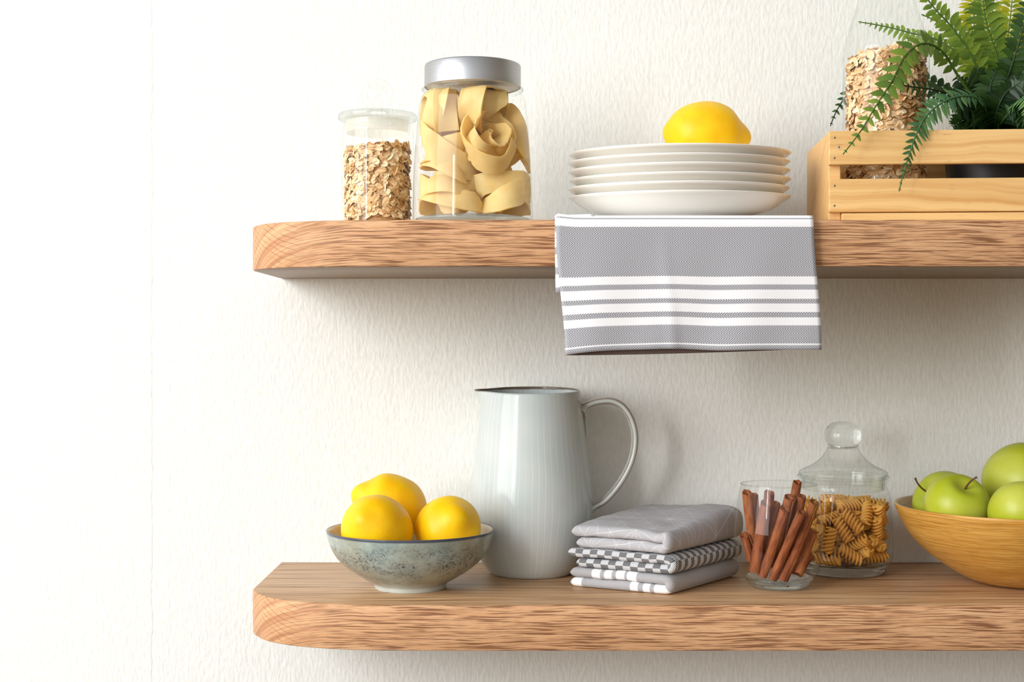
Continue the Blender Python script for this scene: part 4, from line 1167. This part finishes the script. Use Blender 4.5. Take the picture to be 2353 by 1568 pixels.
# fusilli: spirals of three blades, packed in the jar
def fusilli_mesh(L, R, turns):
    V, F = [], []
    n = 40
    for b in range(3):
        k0 = len(V)
        for i in range(n + 1):
            t = i / n; z = (t - 0.5) * L; a = 2 * PI * (turns * t + b / 3.0)
            for q in (0.0, 0.5, 1.0):
                r = R * q; lag = 0.30 * q * q
                V.append((r * math.cos(a - lag), r * math.sin(a - lag), z))
        for i in range(n):
            for q in range(2):
                c = k0 + i * 3 + q
                F.append((c, c + 1, c + 4, c + 3))
    k0 = len(V)
    cv, cf = tube([Vector((0, 0, (k / 6 - 0.5) * L * 0.97)) for k in range(7)], R * 0.34, 8)
    V += [tuple(v) for v in cv]; F += [tuple(k0 + i for i in f) for f in cf]
    return V, F
def pack(n, Rin, z0, z1, L, R, seed):
    rg = np.random.RandomState(seed)
    a = rg.uniform(0, 2 * PI, n); r = (Rin - 0.012) * np.sqrt(rg.uniform(0.0, 1, n))
    Pn = np.stack([r * np.cos(a), r * np.sin(a), rg.uniform(z0, z1, n)], 1)
    D = rg.normal(size=(n, 3)); D[:, 2] *= 0.55; D /= np.linalg.norm(D, axis=1)[:, None]
    s = np.array([-0.5, -0.25, 0, 0.25, 0.5]) * (L - R)
    for it in range(260):
        X = Pn[:, None, :] + D[:, None, :] * s[None, :, None]       # n,5,3
        d = X[:, None, :, None, :] - X[None, :, None, :, :]
        dist = np.linalg.norm(d, axis=-1) + 1e-9
        pen = np.clip(1.84 * R - dist, 0, None)
        for i in range(n): pen[i, i] = 0
        f = (d / dist[..., None]) * (pen * 0.22)[..., None]
        fx = f.sum(axis=(1, 3))                                    # n,5,3
        rr = np.linalg.norm(X[..., :2], axis=-1); over = np.clip(rr - (Rin - R), 0, None)
        fx[..., 0] -= X[..., 0] / (rr + 1e-9) * over * 0.5; fx[..., 1] -= X[..., 1] / (rr + 1e-9) * over * 0.5
        fx[..., 2] += np.clip(z0 + R - X[..., 2], 0, None) * 0.5
        fx[..., 2] -= np.clip(X[..., 2] - (z1 - R), 0, None) * 0.25
        Pn += fx.mean(axis=1) * 2.0
        tq = np.cross(D[:, None, :] * s[None, :, None], fx).sum(axis=1) / (s ** 2).sum()
        D += np.cross(tq, D) * 0.6; D /= np.linalg.norm(D, axis=1)[:, None]
    return Pn, D
FL, FRD = 0.026, 0.0062
Pn, Dn = pack(78, 0.0475, 0.0125, 0.078, FL, FRD, 5)
V, F = fusilli_mesh(FL, FRD, 2.1)
proto = None
for i in range(len(Pn)):
    if proto is None:
        proto = o = mk('fusilli_piece', V, F, M['fusilli']); mod_solid(o, 0.0016, 0)
    else:
        o = proto.copy(); C.objects.link(o)
    o.location = (KX + Pn[i][0], KY + Pn[i][1], ZL + Pn[i][2])
    o.rotation_mode = 'QUATERNION'
    o.rotation_quaternion = Vector(Dn[i]).to_track_quat('Z', 'Y') @ Quaternion((0, 0, 1), i * 0.7)
    tag(o, 'golden fusilli spiral in the lidded glass jar behind the tumbler', 'pasta', 'fusilli pieces in the lidded jar')

# ================================================================ wooden bowl with apples
WX, WY = (2347 - CX) * 1.40 / FPX, -0.130
wo = [(0, 0.0010), (0.030, 0.0), (0.040, 0.0008), (0.051, 0.0040), (0.065, 0.0110), (0.082, 0.0220), (0.095, 0.0325), (0.108, 0.0460), (0.1165, 0.0600), (0.1225, 0.0740)]
wr = [(0.1234, 0.0772), (0.1229, 0.0782), (0.1212, 0.0782)]
wi = [(0.1200, 0.0765), (0.1128, 0.0610), (0.104, 0.0475), (0.090, 0.0340), (0.075, 0.0235), (0.055, 0.0125), (0.03, 0.0075), (0, 0.0065)]
so = smooth_prof(wo, 4)
V, F = lathe(so + wr + smooth_prof(wi, 4), 144)
nf = 144 * (len(so) + 2)
o = mk('wooden_bowl', V, F, [M['bamboo'], M['bamboo_in']], loc=(WX, WY, ZL), fm=[0 if i < nf else 1 for i in range(len(F))])
tag(o, 'wide golden wooden bowl of green apples on the lower shelf', 'bowl')
def apple(c, r, rot, label, stem=True, seed=0, sl=0.016):
    prof = []
    n = 30
    for i in range(n + 1):
        t = PI * i / n
        rr = r * math.sin(t) * (1 + 0.05 * math.cos(t)) ; z = -r * 0.92 * math.cos(t)
        top = math.exp(-((PI - t) / 0.42) ** 2); bot = math.exp(-(t / 0.36) ** 2)
        z += -0.30 * r * top + 0.16 * r * bot
        prof.append((0 if i in (0, n) else rr, z))
    V, F = lathe(prof, 56)
    out = []
    for v in V:
        p = Vector(v); a = math.atan2(p.y, p.x)
        k = 1 + 0.018 * math.cos(5 * a + seed) * max(0, -p.z / r) + 0.03 * noise.noise(p * 18 + Vector((seed * 5, 0, 0)))
        out.append((p.x * k, p.y * k, p.z))
    o = mk('green_apple', out, F, M['apple'], loc=c, rot=rot)
    tag(o, label, 'apple', 'green apples in the wooden bowl')
    if stem:
        z0 = r * 0.92 - 0.30 * r
        pts = spline([(0, 0, z0 - 0.001), (0.0008, 0.0002, z0 + sl * 0.4), (0.003, 0.0006, z0 + sl * 0.75), (0.0062, 0.001, z0 + sl)], 5)
        V, F = tube(pts, lambda t: 0.0011 * (1 - 0.25 * t + 0.45 * max(0, t - 0.85) / 0.15), 10)
        mk('stem', V, F, M['stem_brown'], o)
    return o
apple(P(2200, 1159, -0.168), 0.0318, (0.62, 0.16, 0.1), 'green apple at the front left of the wooden bowl, stem hollow facing forward', True, 1)
apple(P(2167, 1154, -0.100), 0.0330, (0.2, -1.05, 0.05), 'green apple at the back left of the wooden bowl, stem pointing left over the rim', True, 2, 0.020)
apple(P(2366, 1112, -0.118), 0.0460, (0.3, 0.5, 1.0), 'large green apple on top of the pile in the wooden bowl', False, 3)
apple(P(2352, 1182, -0.212), 0.0330, (2.6, 0.4, 0.3), 'pale green apple at the front of the wooden bowl, below the large top apple', False, 4)
# ================================================================ light and camera
wd = bpy.data.worlds.new('room_light'); SC.world = wd; wd.use_nodes = True
nt = wd.node_tree; nt.nodes.clear()
out = nt.nodes.new('ShaderNodeOutputWorld'); bg = nt.nodes.new('ShaderNodeBackground')
tc = nt.nodes.new('ShaderNodeTexCoord'); sp = nt.nodes.new('ShaderNodeSeparateXYZ'); rp = nt.nodes.new('ShaderNodeValToRGB'); mr = nt.nodes.new('ShaderNodeMapRange')
nt.links.new(tc.outputs['Generated'], sp.inputs[0]); nt.links.new(sp.outputs[2], mr.inputs[0])
mr.inputs[1].default_value = -1; mr.inputs[2].default_value = 1
nt.links.new(mr.outputs[0], rp.inputs[0])
e = rp.color_ramp.elements
e[0].position = 0.34; e[0].color = (0.16, 0.09, 0.04, 1)
e[1].position = 0.86; e[1].color = (0.54, 0.56, 0.60, 1)
for p_, c_ in ((0.49, (0.50, 0.41, 0.30, 1)), (0.57, (0.93, 0.95, 0.99, 1)), (0.66, (0.96, 1.0, 1.06, 1))):
    em = e.new(p_); em.color = c_
# the room is bright on the window side (left) and darker and warmer to the right
mx = nt.nodes.new('ShaderNodeMapRange'); nt.links.new(sp.outputs[0], mx.inputs[0])
mx.inputs[1].default_value = -0.7; mx.inputs[2].default_value = 0.8
rx = nt.nodes.new('ShaderNodeValToRGB'); nt.links.new(mx.outputs[0], rx.inputs[0])
rx.color_ramp.elements[0].color = (1.35, 1.36, 1.36, 1); rx.color_ramp.elements[1].color = (0.34, 0.28, 0.21, 1)
mm = nt.nodes.new('ShaderNodeMix'); mm.data_type = 'RGBA'; mm.blend_type = 'MULTIPLY'; mm.inputs[0].default_value = 1.0
nt.links.new(rp.outputs[0], mm.inputs[6]); nt.links.new(rx.outputs[0], mm.inputs[7])
nt.links.new(mm.outputs[2], bg.inputs[0]); bg.inputs[1].default_value = 1.2
nt.links.new(bg.outputs[0], out.inputs[0])

def area(name, loc, target, sx, sy, power, col=(1, 1, 1)):
    l = bpy.data.lights.new(name, 'AREA'); l.shape = 'RECTANGLE'; l.size = sx; l.size_y = sy; l.energy = power; l.color = col
    o = bpy.data.objects.new(name, l); o.location = loc
    o.rotation_euler = (Vector(target) - Vector(loc)).to_track_quat('-Z', 'Y').to_euler()
    C.objects.link(o); return o
area('window_light', (-2.0, -1.75, ZC + 0.60), (0.0, 0.0, ZC), 1.9, 1.9, 63, (0.985, 0.995, 1.0))
area('strip_light', (-0.88, -1.40, ZC + 0.25), (0.1, -0.1, ZC), 0.08, 0.5, 3.4, (1.0, 0.99, 0.97))

cam = bpy.data.cameras.new('camera'); co = bpy.data.objects.new('camera', cam); C.objects.link(co)
co.location = (0, CAMY, ZC); co.rotation_euler = (PI / 2, 0, 0)
cam.sensor_fit = 'HORIZONTAL'; cam.sensor_width = 36.0; cam.lens = FPX / 2353.0 * 36.0
cam.clip_start = 0.01
SC.camera = co
SC.view_settings.view_transform = 'Standard'; SC.view_settings.look = 'None'
SC.view_settings.exposure = 0.0; SC.view_settings.gamma = 1.0
SC.cycles.use_denoising = True
SC.cycles.use_adaptive_sampling = True; SC.cycles.adaptive_threshold = 0.02
SC.cycles.max_bounces = 12; SC.cycles.transparent_max_bounces = 24; SC.cycles.transmission_bounces = 8
SC.cycles.diffuse_bounces = 4; SC.cycles.glossy_bounces = 4
SC.cycles.sample_clamp_indirect = 6.0
